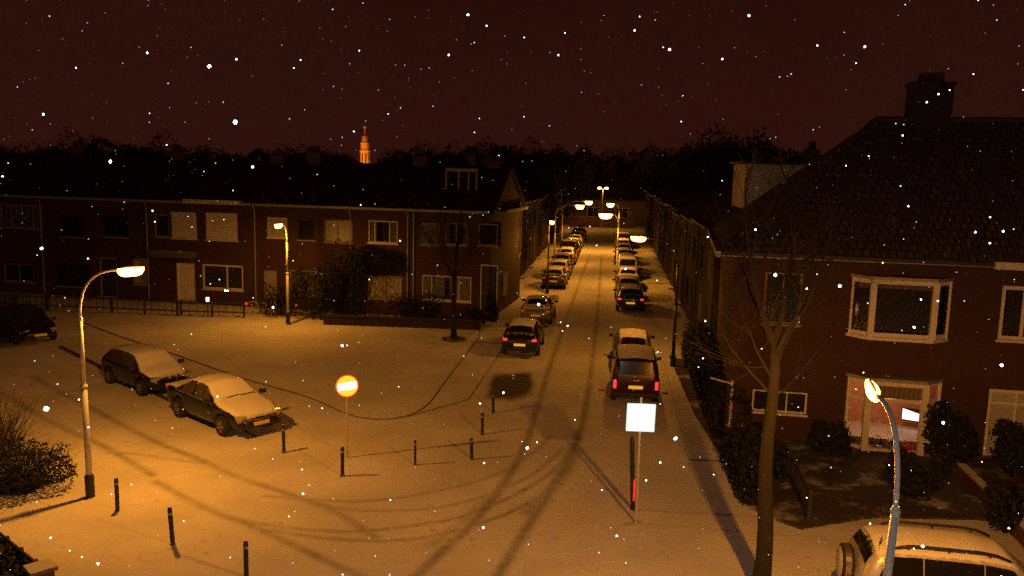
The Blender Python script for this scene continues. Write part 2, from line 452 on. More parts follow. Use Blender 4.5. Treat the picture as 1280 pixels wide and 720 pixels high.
# plaza in front of the terrace, raised behind its kerb
AL = Vector((-1.25, 46.9, 0)); LX = Vector((1, -0.2, 0)).normalized(); LY = Vector((0.2, 1, 0)).normalized()
kp = smooth_line([tuple(G(*p)[:2]) for p in ((106,404),(150,421),(200,437),(300,472),(385,497),(440,520),(490,524),(530,510),(560,472),(597,424))], 5)
far = [AL + LX * 0.0 - LY * 0.9, AL - LX * 23 - LY * 1.2]
structure('plaza_pavement', MB().prism(kp + [(far[0].x - .3, far[0].y), (far[1].x, far[1].y)], -0.05, 0.04), M['pave'])
lp = [G(585,500), ST(-3.75, 37), ST(-3.75, 60), ST(-3.75, 118), ST(-5.7, 118), ST(-5.7, 47.5)]
lp2 = [(p.x, p.y) for p in lp] + [(q[0] + 0.06, q[1]) for q in reversed(kp[-14:])]
structure('pavement', MB().prism(lp2, -0.05, 0.028), M['pave'])
rp = [ST(3.8, 25), ST(3.8, 118), ST(5.8, 118), ST(5.8, 25)]
structure('pavement', MB().prism([(p.x, p.y) for p in rp], -0.05, 0.035), M['pave'])
k0, k1 = G(74,434), G(118,456)
d = (k1 - k0).normalized(); n = Vector((-d.y, d.x, 0))
k1 = k0 + d * 12
structure('parking_kerb', MB().prism([(p.x, p.y) for p in (k0, k1, k1 + n * .14, k0 + n * .14)], -0.05, 0.05), M['kerb'])
gd = [G(836,446), G(868,520), G(903,575), G(938,640), G(1000,662), G(1090,648), G(1220,650), Vector((20, 17.5, 0)), Vector((24, 24, 0)), Vector((8, 28, 0)), ST(5.9, 37)]
structure('garden_ground', MB().prism([(p.x, p.y) for p in gd], -0.05, 0.06), M['soil'])

# ------------------------------------------------------------------ houses
class House:
    def __init__(s, name, label, origin, xdir, width, depth, eave, group=None, wallmat='brick', cat='house'):
        s.o = Vector(origin); s.x = Vector(xdir).normalized(); s.y = Vector((-s.x.y, s.x.x, 0))
        s.w, s.d, s.eave = width, depth, eave
        s.root = thing(name, label, cat, s.o, math.atan2(s.x.y, s.x.x), group)
        s.holes = []; s.wallmat = wallmat; s.sideholes = []
    def hit(s, px, py, off=0.0):
        d = ray(px, py); o = Vector((0, 0, H)); p0 = s.o + s.y * off
        t = (p0 - o).dot(s.y) / d.dot(s.y); p = o + d * t - s.o
        return p.dot(s.x), p.z
    def rect(s, x0, y0, x1, y1, off=0.0):
        a = s.hit(x0, y0, off); b = s.hit(x1, y1, off); c = s.hit(x0, y1, off); e = s.hit(x1, y0, off)
        return ((a[0] + c[0]) / 2, (b[0] + e[0]) / 2, (b[1] + c[1]) / 2, (a[1] + e[1]) / 2)
    def window(s, r, mull=(), transom=None, fw=0.07, mat='white', behind='dark', cover=1.0, sill=True):
        u0, u1, z0, z1 = r; s.holes.append((u0, u1, z0, z1)); y0, y1 = 0.05, 0.11
        m = MB()
        m.box((u0, y0, z0), (u0 + fw, y1, z1)); m.box((u1 - fw, y0, z0), (u1, y1, z1))
        m.box((u0 + fw, y0, z0), (u1 - fw, y1, z0 + fw)); m.box((u0 + fw, y0, z1 - fw), (u1 - fw, y1, z1))
        for f in mull:
            x = u0 + (u1 - u0) * f; m.box((x - fw * .4, y0 + .006, z0 + fw), (x + fw * .4, y1 - .006, z1 - fw))
        if transom:
            z = z0 + (z1 - z0) * transom; m.box((u0 + fw, y0 + .003, z - fw * .4), (u1 - fw, y1 - .003, z + fw * .4))
        w = m.build('window', M[mat], s.root)
        MB().face([(u0 + .02, .08, z0 + .02), (u1 - .02, .08, z0 + .02), (u1 - .02, .08, z1 - .02), (u0 + .02, .08, z1 - .02)]) and None
        g = MB(); g.face([(u0 + .02, .08, z0 + .02), (u1 - .02, .08, z0 + .02), (u1 - .02, .08, z1 - .02), (u0 + .02, .08, z1 - .02)]); g.build('pane', M['glass'], w)
        if sill: MB().box((u0 - .05, -.05, z0 - .07), (u1 + .05, .045, z0 - .002)).build('sill', M['dull' if mat != 'white' else mat], w)
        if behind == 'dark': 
            b = MB(); b.box((u0 - .1, .5, z0 - .1), (u1 + .1, .53, z1 + .1)); b.build('room_shade_panel', M['dark'], w)  # dark panel behind the pane in place of an unlit room
        elif behind == 'blind':
            b = MB(); zb = z1 - (z1 - z0) * cover; b.box((u0 + .02, .14, zb), (u1 - .02, .16, z1 - .01)); b.build('blind', M['blind'], w)
            if cover < 1: MB().box((u0 - .1, .5, z0 - .1), (u1 + .1, .53, z1 + .1)).build('room_shade_panel', M['dark'], w)
        elif behind == 'shutter':
            b = MB(); b.box((u0 + .03, .0, z0 + .01), (u1 - .03, .045, z1 - .03))
            for q in range(1, int((z1 - z0) / .09)): b.box((u0 + .035, -.004, z0 + q * .09), (u1 - .035, .0, z0 + q * .09 + .07))
            b.build('shutter', M['blind'], w)
        elif behind in ('curtain', 'drape'):
            b = MB(); n = 40
            segs = [(u0 + .02, u1 - .02)] if cover >= 1 else [(u0 + .02, u0 + (u1-u0)*cover/2), (u1 - (u1-u0)*cover/2, u1 - .02)]
            for a0, a1 in segs:
                pts = [(a0 + (a1 - a0) * i / n, .17 + .035 * math.sin(i * 1.35 + a0 * 3)) for i in range(n + 1)]
                for (xa, ya), (xb, yb) in zip(pts, pts[1:]): b.face([(xa, ya, z0), (xb, yb, z0), (xb, yb, z1), (xa, ya, z1)])
            b.build('curtain', M[behind], w, smooth=True)
            MB().box((u0 - .1, .5, z0 - .1), (u1 + .1, .53, z1 + .1)).build('room_shade_panel', M['dark'], w)
        return w
    def door(s, r, mat='white', frame='white', light=False):
        u0, u1, z0, z1 = r; z0 = max(z0, 0.12); s.holes.append((u0, u1, z0, z1)); fw = .07
        m = MB(); m.box((u0 + fw, .09, z0 + .01), (u1 - fw, .14, z1 - fw - .003))
        for k in range(2):
            za = z0 + .15 + k * (z1 - z0) * .47; m.box((u0 + fw + .12, .078, za), (u1 - fw - .12, .0895, za + (z1 - z0) * .33))
        d = m.build('door', M[mat], s.root)
        f = MB(); f.box((u0, .03, z0), (u0 + fw, .15, z1)); f.box((u1 - fw, .03, z0), (u1, .15, z1)); f.box((u0 + fw, .03, z1 - fw), (u1 - fw, .15, z1)); f.build('door_frame', M[frame], d)
        MB().box((u0 + .16, .03, z0 + 1.0), (u0 + .28, .075, z0 + 1.03)).build('handle', M['metal'], d)
        st = MB(); st.box((u0 - .1, -.35, 0.0), (u1 + .1, .0, max(.13, z0 - .02))); st.build('doorstep', M['pave'], s.root)
        return d
    def wall(s, left=True, right=True, zbase=-0.05, top=None, skip_front=()):
        m = MB(); w, d, h = s.w, s.d, s.eave
        us = sorted({0.0, w, *[q for hh in s.holes for q in hh[:2]]}); zs = sorted({zbase, h, *[q for hh in s.holes for q in hh[2:]]})
        us = [u for u in us if 0 <= u <= w]
        for a, b in zip(us, us[1:]):
            for c, e in zip(zs, zs[1:]):
                um, zm = (a + b) / 2, (c + e) / 2
                if any(q[0] < um < q[1] and q[2] < zm < q[3] for q in s.holes): continue
                m.face([(a, 0, c), (b, 0, c), (b, 0, e), (a, 0, e)])
        for u0, u1, z0, z1 in s.holes:
            for p, q in (((u0,z0),(u0,z1)),((u0,z1),(u1,z1)),((u1,z1),(u1,z0)),((u1,z0),(u0,z0))):
                m.face([(p[0],0,p[1]),(q[0],0,q[1]),(q[0],.16,q[1]),(p[0],.16,p[1])])
        m.face([(0,0,zbase),(0,0,h),(0,d,h),(0,d,zbase)]); m.face([(w,0,zbase),(w,d,zbase),(w,d,h),(w,0,h)])
        m.face([(0,d,zbase),(0,d,h),(w,d,h),(w,d,zbase)])
        if top: 
            m.face([(0,0,h),(0,d/2,top),(0,d,h)]); m.face([(w,0,h),(w,d,h),(w,d/2,top)])
        return m.build('wall', M[s.wallmat], s.root, fixn=False)
    def gable_roof(s, ridge, mat='tiled', over=.35, x0=0.0, x1=None):
        w, d, h = s.w, s.d, s.eave; x1 = w if x1 is None else x1; t = .12
        sl = (ridge - h) / (d / 2); ze = h - over * sl
        m = MB()
        prof = [(-over, ze), (d/2, ridge), (d + over, ze), (d + over, ze - t), (d/2, ridge - t), (-over, ze - t)]
        a = [m.bm.verts.new((x0, p[0], p[1] + .13)) for p in prof]; b = [m.bm.verts.new((x1, p[0], p[1] + .13)) for p in prof]
        n = len(prof)
        for k in range(n): m.bm.faces.new((a[k], a[(k+1)%n], b[(k+1)%n], b[k]))
        m.bm.faces.new(a); m.bm.faces.new(list(reversed(b)))
        s.roof = m.build('roof', M[mat], s.root); return s.roof
    def chimney(s, u, y, z0, z1, wx=.7, wy=.5, pots=2):
        m = MB(); m.box((u - wx/2, y - wy/2, z0), (u + wx/2, y + wy/2, z1)); m.box((u - wx/2 - .06, y - wy/2 - .06, z1), (u + wx/2 + .06, y + wy/2 + .06, z1 + .1))
        c = m.build('chimney', M['brown'], s.roof)
        for k in range(pots):
            x = u + (k - (pots - 1) / 2) * wx * .5
            MB().lathe([(.12, 0), (.13, .05), (.10, .3), (.13, .34), (.09, .36)], (x, y, z1 + .1), 10).build('chimney_pot', M['brick2'], c)
        return c
    def gutter(s, u0, u1, z, mat='zinc', y=-.36, hgt=.11, wid=.14):
        m = MB(); m.box((u0, y - wid, z - hgt), (u1, y, z)); m.box((u0, y, z - hgt - .04), (u1, -.003, z - .02))
        return m.build('gutter', M[mat], s.root)
    def downpipe(s, u, z0, z1, y=-.07, mat='zinc'):
        m = MB(); m.tube([(u, y, z0), (u, y, z1 - .35), (u, y - .2, z1)], .04, 8)
        for z in (z0 + .6, (z0 + z1) / 2): m.box((u - .06, y, z), (u + .06, -.002, z + .03))
        return m.build('downpipe', M[mat], s.root)

# ---- terrace across the plaza
EA = 6.15
tmpH = House.__new__(House); tmpH.o = AL; tmpH.x = LX; tmpH.y = LY
def lu(px): return tmpH.hit(px, 340)[0]
bounds = [-95, 58, 189, 323, 442, 513]
row = []
tlabels = ['brick terraced house at the left edge, wide pale upper window band', 'dark brick terraced house behind the left street lamp, small pale ground-floor window',
           'brick terraced house with white front door and two white upstairs blinds', 'brick terraced house half hidden by shrubs behind the plaza lamp',
           'narrow brick terraced house with ivy under its upstairs window', 'brick corner house with dormer, white-framed dark door and red lit gable']
tgroup = 'terraced houses across the snowy plaza'
for i, b in enumerate(bounds):
    u0 = lu(b); u1 = lu(bounds[i+1]) if i < 5 else 0.0
    h = House('terraced_house', tlabels[i], AL + LX * u0, LX, u1 - u0, 9.0, EA, tgroup, 'brick' if i % 2 == 0 else 'brick2')
    row.append(h)
h0, h1, h2, h3, h4, h5 = row
h0.window(h0.rect(0,256,54,285), (.25,.5,.75), behind='curtain', mat='dull'); h0.window(h0.rect(5,330,42,352), (.5,), behind='dark', mat='dull'); h0.door(h0.rect(-40,322,-20,372), 'darkwood', 'dull')
h1.window(h1.rect(166,323,186,356), behind='curtain', fw=.06, mat='dull'); h1.window(h1.rect(75,268,105,296), (.5,), behind='dark', mat='darkwood'); h1.window(h1.rect(128,268,160,296), (.5,), behind='dark', mat='darkwood'); h1.window(h1.rect(70,330,112,358), (.33,.66), behind='dark', mat='darkwood'); h1.door(h1.rect(125,322,146,372), 'darkwood', 'dull')
h2.window(h2.rect(193,268,211,296), behind='dark', mat='dull'); h2.window(h2.rect(214,265,246,298), behind='shutter', fw=.05); h2.window(h2.rect(257,266,297,300), behind='shutter', fw=.05)
h2.window(h2.rect(253,331,304,362), (.6,), behind='drape', cover=1.2, fw=.11); h2.door(h2.rect(221,329,244,376), 'white', 'white')
r = h2.rect(196,315,246,320); MB().box((r[0], -.75, r[2] - .02), (r[1], -.004, r[3] + .06)).build('door_canopy', M['pave'], h2.root)
h3.window(h3.rect(334,272,359,297), behind='blind', fw=.06); h3.window(h3.rect(405,275,441,303), (.45,), behind='blind', cover=.0001 + .99, fw=.07, mat='dull'); h3.window(h3.rect(372,274,394,300), behind='dark', mat='darkwood')
h3.door(h3.rect(330,338,346,378), 'dull', 'dull'); h3.window(h3.rect(362,338,402,370), (.5,), behind='drape', mat='dull')
h4.window(h4.rect(460,276,497,304), (.22,.72), behind='curtain', cover=.55, fw=.07); h4.window(h4.rect(460,345,502,374), (.5,), behind='curtain', mat='dull')
h5.window(h5.rect(525,279,549,306), behind='curtain', mat='dull', fw=.06); h5.window(h5.rect(556,279,584,306), (.5,), behind='curtain', cover=.4, mat='dull', fw=.06); h5.window(h5.rect(598,280,622,307), behind='dark', mat='dull', fw=.06)
h5.window(h5.rect(527,345,589,376), (.2,.75), behind='curtain', cover=.9, fw=.07); h5.door(h5.rect(600,331,622,389), 'darkwood', 'white')
for i, h in enumerate(row):
    h.wall(top=8.45); h.gable_roof(8.5, x0=-.002 * i, x1=h.w - .004 + (0.25 if i == 5 else 0))
    h.chimney(h.w - .9 if i != 3 else 1.6, 4.5, 8.0, 9.15 - .15 * (i % 3), .8, .5)
    h.gutter(0.02, h.w - .02, EA + .02)
    h.downpipe(h.w - .15 if i < 5 else .2, .1, EA - .1)
h2.gutter(h2.rect(235,250,305,255)[0], h2.rect(235,250,305,255)[1], EA + .14, 'cream', y=-.52, hgt=.2, wid=.03)
# dormer on the corner house
u0, u1 = h5.hit(557,225,1.9)[0], h5.hit(597,225,1.9)[0]
m = MB(); m.box((u0, 1.9, 6.9), (u1, 4.6, 8.4)); dm = m.build('dormer', M['darkwood'], h5.roof)
m = MB(); fw = .1
m.box((u0, 1.82, 8.28), (u1, 1.895, 8.46)); m.box((u0, 1.82, 7.0), (u0 + fw, 1.895, 8.279)); m.box((u1 - fw, 1.82, 7.0), (u1, 1.895, 8.279))
m.box((u0 + .75, 1.822, 7.05), (u0 + .85, 1.894, 8.279)); m.box((u0 + 1.35, 1.822, 7.05), (u0 + 1.43, 1.894, 8.279)); m.box((u0 + .75, 1.824, 7.0), (u1 - fw, 1.894, 7.08))
m.build('dormer_frame', M['dull'], dm)
MB().box((u0 + .12, 1.85, 7.1), (u1 - .12, 1.88, 8.27)).build('dormer_pane', M['bglass'], dm)
# lit gutter box and downpipe on the gable side
w5 = h5.w
MB().box((w5 + .28, 2.6, EA - .24), (w5 + .46, 8.8, EA - .02)).build('gable_fascia', M['cream'], h5.root)
MB().box((w5 + .003, 2.7, EA - .16), (w5 + .277, 8.7, EA - .10)).build('fascia_board', M['darkwood'], h5.root)
m = MB(); m.tube([(w5 + .07, 8.5, EA - .3), (w5 + .07, 8.5, 3.1), (w5 + .07, 7.9, 2.8)], .045, 8); m.build('downpipe', M['cream'], h5.root)
m = MB(); m.box((w5 + .01, 3.4, .9), (w5 + .06, 4.6, 2.3)); m.build('side_window', M['dull'], h5.root)

# ---- large corner house on the right
RO = Vector((7.1, 27.0, 0))
R1 = House('corner_house', 'large red brick corner house with tiled hip roof, white bay windows and a wide chimney', RO, (1, -.2, 0), 10.6, 9.6, 6.1, 'houses on the right-hand corner', 'brick2')
R1.window(R1.rect(940,489,1009,516), (.36,.63), fw=.06, behind='dark')
R1.window(R1.rect(1250,358,1300,426), (.6,), fw=.12, behind='dark')
rb = R1.rect(1232,488,1304,575); R1.window(rb, (.5,), fw=.11, transom=.80, behind='blind', sill=True)
R1.window(R1.rect(955,341,1002,405), (.5,), fw=.06, mat='dull', behind='dark')

def bay(hs, rf, depth, side, name, z_in, transom=None, fw=.12, lit=False, sidefrac=.45):
    """three-sided bay; rf = front panel (u0,u1,z0,z1) measured on the front plane"""
    u0, u1, z0, z1 = rf; s = side
    hole = (u0 - s + .05, u1 + s - .05, z0 + .02, z1 - .02); hs.holes.append(hole)
    P = [(u0 - s, -.003), (u0, -depth), (u1, -depth), (u1 + s, -.003)]
    root = MB()
    def post(x, y, w): root.box((x - w/2, y - w/2 + .02, z0), (x + w/2, y + w/2 + .02, z1))
    ins = .004
    for k, (x, y) in enumerate(P[1:3]): post(x, y, fw * 1.35)
    for x in (P[0][0] + .03, P[3][0] - .03): post(x, -.055, fw * .55)
    for a, b in zip(P, P[1:]):
        a, b = Vector((*a, 0)), Vector((*b, 0)); dd = (b - a); ln = dd.length; dd.normalize(); nn = Vector((-dd.y, dd.x, 0))
        mt = Matrix(((dd.x, nn.x, 0, a.x), (dd.y, nn.y, 0, a.y), (0, 0, 1, 0), (0, 0, 0, 1)))
        root.box((.05, .01, z0 + .003), (ln - .05, .085, z0 + fw), mt); root.box((.05, .01, z1 - fw), (ln - .05, .085, z1 - .003), mt)
        if transom: z = z0 + (z1 - z0) * transom; root.box((.05, .013, z - fw * .4), (ln - .05, .08, z + fw * .4), mt)
    w = root.build(name, M['white'], hs.root)
    g = MB()
    for a, b in zip(P, P[1:]):
        g.face([(a[0], a[1] + .05, z0 + .02), (b[0], b[1] + .05, z0 + .02), (b[0], b[1] + .05, z1 - .02), (a[0], a[1] + .05, z1 - .02)])
    g.build('pane', M['glass'], w)
    for nm, za, zb, mm in (('bay_roof', z1 + .002, z1 + .10, 'zinc'), ('bay_sill', z0 - .1, z0 - .002, 'white')):
        MB().prism([(P[0][0] - .06, -.004), (P[1][0] - .03, P[1][1] - .07), (P[2][0] + .03, P[2][1] - .07), (P[3][0] + .06, -.004)], za, zb).build(nm, M[mm], w)
    return w, P
DEP = .48
# upstairs bay
rf = R1.rect(1090,351,1168,423, -DEP); bw, _ = bay(R1, rf, DEP, .55, 'bay_window', .3, fw=.13)
MB().box((rf[0] - .6, .6, rf[2] - .2), (rf[1] + .6, .63, rf[3] + .2)).build('room_shade_panel', M['dark'], bw)
m = MB(); m.box((rf[0] - .3, .25, rf[3] - .35), (rf[1] + .3, .28, rf[3])); m.build('blind', M['drape'], bw)
# ground-floor bay, lit inside
rf = R1.rect(1083,478,1154,568, -DEP); lw, LP_ = bay(R1, rf, DEP, .55, 'bay_window', .3, transom=.74, fw=.14)
u0, u1, z0, z1 = rf
rm = MB(); a, b, yb = u0 - 1.3, u1 + 1.3, 3.0
rm.face([(a, yb, -.02), (b, yb, -.02), (b, yb, z1 + .25), (a, yb, z1 + .25)]); rm.face([(a, .2, -.02), (a, yb, -.02), (a, yb, z1 + .25), (a, .2, z1 + .25)]); rm.face([(b, .2, -.02), (b, .2, z1 + .25), (b, yb, z1 + .25), (b, yb, -.02)])
rm.face([(a, .2, -.02), (b, .2, -.02), (b, yb, -.02), (a, yb, -.02)]); rm.face([(a, .2, z1 + .25), (a, yb, z1 + .25), (b, yb, z1 + .25), (b, .2, z1 + .25)])
rm.build('lit_room', M['roomwall'], R1.root, fixn=False)
m = MB(); m.box((u0 + .05, -.45, z1 - .52), (u1 - .05, -.43, z1 - .12)); m.build('rolled_blind', M['drape'], lw)
m = MB(); m.box((u0 - .25, -DEP + .14, z0 + .0), (u1 + .25, .2, z0 + .05)); m.build('window_ledge', M['white'], lw)
R1.wall()
# interior lamp light
def light(name, loc, power, col, radius=.08, parent=None):
    l = bpy.data.lights.new(name, 'POINT'); l.energy = power; l.color = col; l.shadow_soft_size = radius
    o = bpy.data.objects.new(name, l); C.objects.link(o); o.location = loc
    if parent is not None: o.parent = parent
    return o
ROOM_W = 52
light('room_lamp_light', ((u0 + u1) / 2 + .2, 1.3, z1 - .25), ROOM_W, (1, .47, .20), .15, R1.root)
# plants, ornaments and screen in that bay (world space through the house matrix)
R1m = Matrix.Translation(RO) @ Matrix.Rotation(math.atan2(R1.x.y, R1.x.x), 4, 'Z')
def on_r1(p): return R1m @ Vector(p)
def pot_plant(u, y, z, hgt, label):
    t = thing('pot_plant', label, 'plant', on_r1((u, y, z)), 0, 'pot plants on the lit bay window ledge')
    MB().lathe([(.05, 0), (.075, .12), (.08, .13), (.06, .135)], (0, 0, 0), 10).build('pot', M['white'], t)
    m = MB()
    for k in range(60):
        a = random.uniform(0, 2*PI); e = random.uniform(.3, 1.4); r = random.uniform(.06, hgt)
        c = Vector((math.cos(a) * math.cos(e), math.sin(a) * math.cos(e), math.sin(e))) * r + Vector((0, 0, .13)); q = Vector((random.uniform(-1,1), random.uniform(-1,1), random.uniform(-.3,1))).normalized() * .05
        q2 = q.cross(Vector((random.random(), random.random(), random.random()))).normalized() * .025
        m.face([c - q, c + q2, c + q, c - q2])
    m.build('foliage', M['leaf'], t, fixn=False)
for k, (f, hgt, lb) in enumerate(((.10, .30, 'bushy green pot plant at the left end of the lit bay ledge'), (.30, .36, 'tall green pot plant left of centre on the lit bay ledge'), (.55, .28, 'low green pot plant near the middle of the lit bay ledge'))):
    pot_plant(u0 + (u1 - u0) * f, -.3, z0 + .052, hgt, lb)
t = thing('candle_stand', 'red ornament with small white candles at the right end of the lit bay ledge', 'ornament', on_r1((u0 + (u1 - u0) * .82, -.3, z0 + .052)), R1.root.rotation_euler.z)
MB().lathe([(.1, 0), (.16, .08), (.13, .2), (.05, .24)], (0, 0, 0), 12, sx=1.6).build('red_bowl', M['red'], t)
for dx in (-.27, .22): MB().lathe([(.04, 0), (.045, .07), (.03, .075)], (dx, 0, 0), 8).build('candle', M['lantern'], t)
sc_ = R1.hit(1141, 519, 2.55)
t = thing('television', 'bright white screen glowing inside the lit bay window', 'screen', on_r1((sc_[0], 2.55, sc_[1])), R1.root.rotation_euler.z - .35)
m = MB(); m.box((-.36, .02, -.22), (.36, .06, .22)); m.build('screen_case', M['plastic'], t)
m = MB(); m.face([(-.33, .016, -.19), (.33, .016, -.19), (.33, .016, .04), (-.33, .016, .19)]); m.build('screen', M['screen'], t)
MB().box((-.05, .062, -.06), (.05, .34, .06)).build('wall_bracket', M['plastic'], t)

# hip roof of the corner house
RIDGE, EAV = 10.6, 6.15
m = MB(); w, dp, ov = R1.w, R1.d, .45; hh = 4.85
e = [(-ov, -ov, EAV), (w + .02, -ov, EAV), (w + .02, dp + ov, EAV), (-ov, dp + ov, EAV)]; ra = (hh, dp/2, RIDGE); rbk = (w + .02, dp/2, RIDGE)
m.face([e[0], e[1], rbk, ra]); m.face([e[3], e[0], ra]); m.face([e[2], e[3], ra, rbk]); m.face([e[1], e[2], rbk])
dz = Vector((0, 0, -.1)); m.face([Vector(q) + dz for q in reversed(e)])
for a_, b_ in zip(e, e[1:] + e[:1]): m.face([a_, Vector(a_) + dz, Vector(b_) + dz, b_])
R1.roof = m.build('roof', M['tile'], R1.root)
m = MB(); m.tube([(-ov + .05, -ov + .05, EAV + .05), ra], .09, 6); m.tube([ra, (w, dp/2, RIDGE + .03)], .1, 6); m.build('ridge_tiles', M['tile'], R1.roof)
cu = R1.hit(1160, 140, dp/2)[0]
m = MB(); m.box((cu - .68, dp/2 - .4, 10.0), (cu + .68, dp/2 + .4, 11.75)); m.box((cu - .74, dp/2 - .46, 11.75), (cu + .74, dp/2 + .46, 11.87)); ch = m.build('chimney', M['darkbrick'], R1.roof)
for k in range(2): MB().lathe([(.22, 0), (.23, .06), (.2, .28), (.22, .32), (.15, .34)], (cu - .2 + .42 * k, dp/2, 11.87), 10).build('chimney_pot', M['brick2'], ch)
gsplit = R1.hit(1243, 326, -.5)[0]
m = MB(); m.box((-ov, -ov - .13, EAV - .14), (gsplit - .002, -ov - .002, EAV - .01)); m.build('gutter', M['darkwood'], R1.root)
m = MB(); m.box((-ov, -ov - .165, EAV - .15), (gsplit - .002, -ov - .132, EAV - .125)); m.build('gutter_lip', M['zinc'], R1.root)
m = MB(); m.box((gsplit + .002, -ov - .17, EAV - .2), (w, -ov - .002, EAV + .02)); m.build('gutter', M['white'], R1.root)
m = MB(); m.box((-ov - .16, -ov, EAV - .2), (-ov - .004, 3.2, EAV - .02)); m.build('street_gutter', M['cream'], R1.root)
m = MB(); m.box((-ov - .16, 3.204, EAV - .2), (-ov - .004, dp + ov, EAV - .02)); m.build('street_gutter', M['darkwood'], R1.root)
m = MB(); m.tube([(.16, -.07, .0), (.16, -.07, 1.9)], .05, 8); m.tube([(.16, -.09, 1.8), (-.55, -.09, 1.95)], .03, 8); m.build('downpipe', M['white'], R1.root)
# wall ventilator unit
r = R1.rect(973,556,997,577)
m = MB(); m.box((r[0], -.32, r[2]), (r[1], -.003, r[3])); ac = m.build('wall_vent', M['dull'], R1.root)
mt = Matrix.Translation(((r[0]+r[1])/2, -.325, (r[2]+r[3])/2)) @ Matrix.Rotation(PI/2, 4, 'X')
MB().lathe([(.17, 0), (.17, .02), (.05, .03)], mat=mt, n=18).build('fan_grille', M['cream'], ac)
MB().box((r[0] - .25, -.38, r[2] - .14), (r[1] + .15, -.004, r[2] - .06)).build('bracket_shelf', M['cream'], ac)
# next-door house to the right of the corner house (mostly outside the frame)
R2 = House('corner_house', 'red brick house adjoining the corner house at the right edge', RO + R1.x * 10.62, (1, -.2, 0), 8, 9.6, 6.1, 'houses on the right-hand corner', 'brick')
R2.window((1.2, 3.4, 3.5, 5.3), (.5,), behind='dark'); R2.window((1.2, 3.4, .8, 2.6), (.5,), behind='dark'); R2.door((4.6, 5.6, .1, 2.3), 'darkwood')
R2.wall(top=10.4); R2.gable_roof(10.5, 'tile', over=.45)

# ---- terraces along both sides of the street
def street_house(s, Y0, Y1, side, label, eave, ridge, idx):
    w = Y1 - Y0 - .03
    if side > 0: o, xd = ST(s, Y1), -SD          # facade looks left towards the street
    else: o, xd = ST(s, Y0), SD
    h = House('street_house', label, o, xd, w, 8.5, eave, 'terraced houses along the street', ('darkbrick', 'brick2', 'darkbrick')[idx % 3])
    beh = ('dark', 'curtain', 'drape', 'blind')
    for k in range(2):
        u = w * (.28 + .44 * k)
        h.window((u - .75, u + .75, 3.5, 4.9), (.5,), behind=beh[(idx + k) % 4], mat=('darkwood', 'dull')[(idx + k) % 2], sill=False)
    h.window((w * .28 - .9, w * .28 + .9, .9, 2.4), (.33, .66), behind=beh[(idx + 1) % 4], mat=('dull', 'darkwood')[idx % 2], sill=False)
    h.door((w * .74 - .5, w * .74 + .5, .12, 2.3), 'darkwood', 'darkwood')
    h.wall(top=ridge - .05); h.gable_roof(ridge); h.chimney(w * .85, 4.2, ridge - .5, ridge + .8)
    h.gutter(.02, w - .02, eave + .02, ('darkwood', 'dull', 'darkwood')[idx % 3]); h.downpipe(.2, .1, eave - .1, mat='darkwood')
    return h
ords = ['first', 'second', 'third', 'fourth', 'fifth', 'sixth', 'seventh', 'eighth', 'ninth', 'tenth', 'eleventh', 'twelfth']
Yl = 60.0
for i in range(8):
    street_house(-5.7, Yl, Yl + 7.2, -1, f'dark brick street house, {ords[i]} behind the red lit gable on the street\'s left side', 6.0 - .12 * (i % 3), 8.6 - .2 * (i % 2), i); Yl += 7.2
Yr = 39.0; r_houses = []
for i in range(11):
    r_houses.append(street_house(5.9, Yr, Yr + 7.2, 1, f'dark brick street house, {ords[i]} beyond the large corner house on the street\'s right side', 6.1 - .15 * (i % 3), 8.8 - .2 * (i % 2), i)); Yr += 7.2
# pale dormer on the first one, seen past the hip of the corner house
hr = r_houses[0]
m = MB(); m.box((3.0, 1.2, 6.3), (6.9, 5.5, 9.0)); dd = m.build('dormer', M['cream'], hr.roof)
MB().box((2.85, 1.0, 9.0), (7.05, 5.6, 9.12)).build('dormer_roof', M['darkwood'], dd)
# house closing the street at the T-junction
E_ = House('end_house', 'low dark building closing the far end of the street', ST(-9, 131), SN, 20, 9, 4.2, None, 'brown', 'house')
for k in range(4): E_.window((2 + k * 4.4, 4 + k * 4.4, 1.2, 2.8), (.5,), behind='dark')
E_.wall(top=7.5); E_.gable_roof(7.6)

a, b = ST(-5, 126.5), ST(4.6, 126.5); d = b - a
t = thing('garden_wall', 'low brick garden wall across the far end of the street', 'wall', a, math.atan2(d.y, d.x)); ln = d.length
MB().box((0, -.1, -.03), (ln, .1, 1.5)).build('wall_body', M['brown'], t); MB().box((-.03, -.14, 1.502), (ln + .03, .14, 1.6)).build('coping', M['pave'], t)

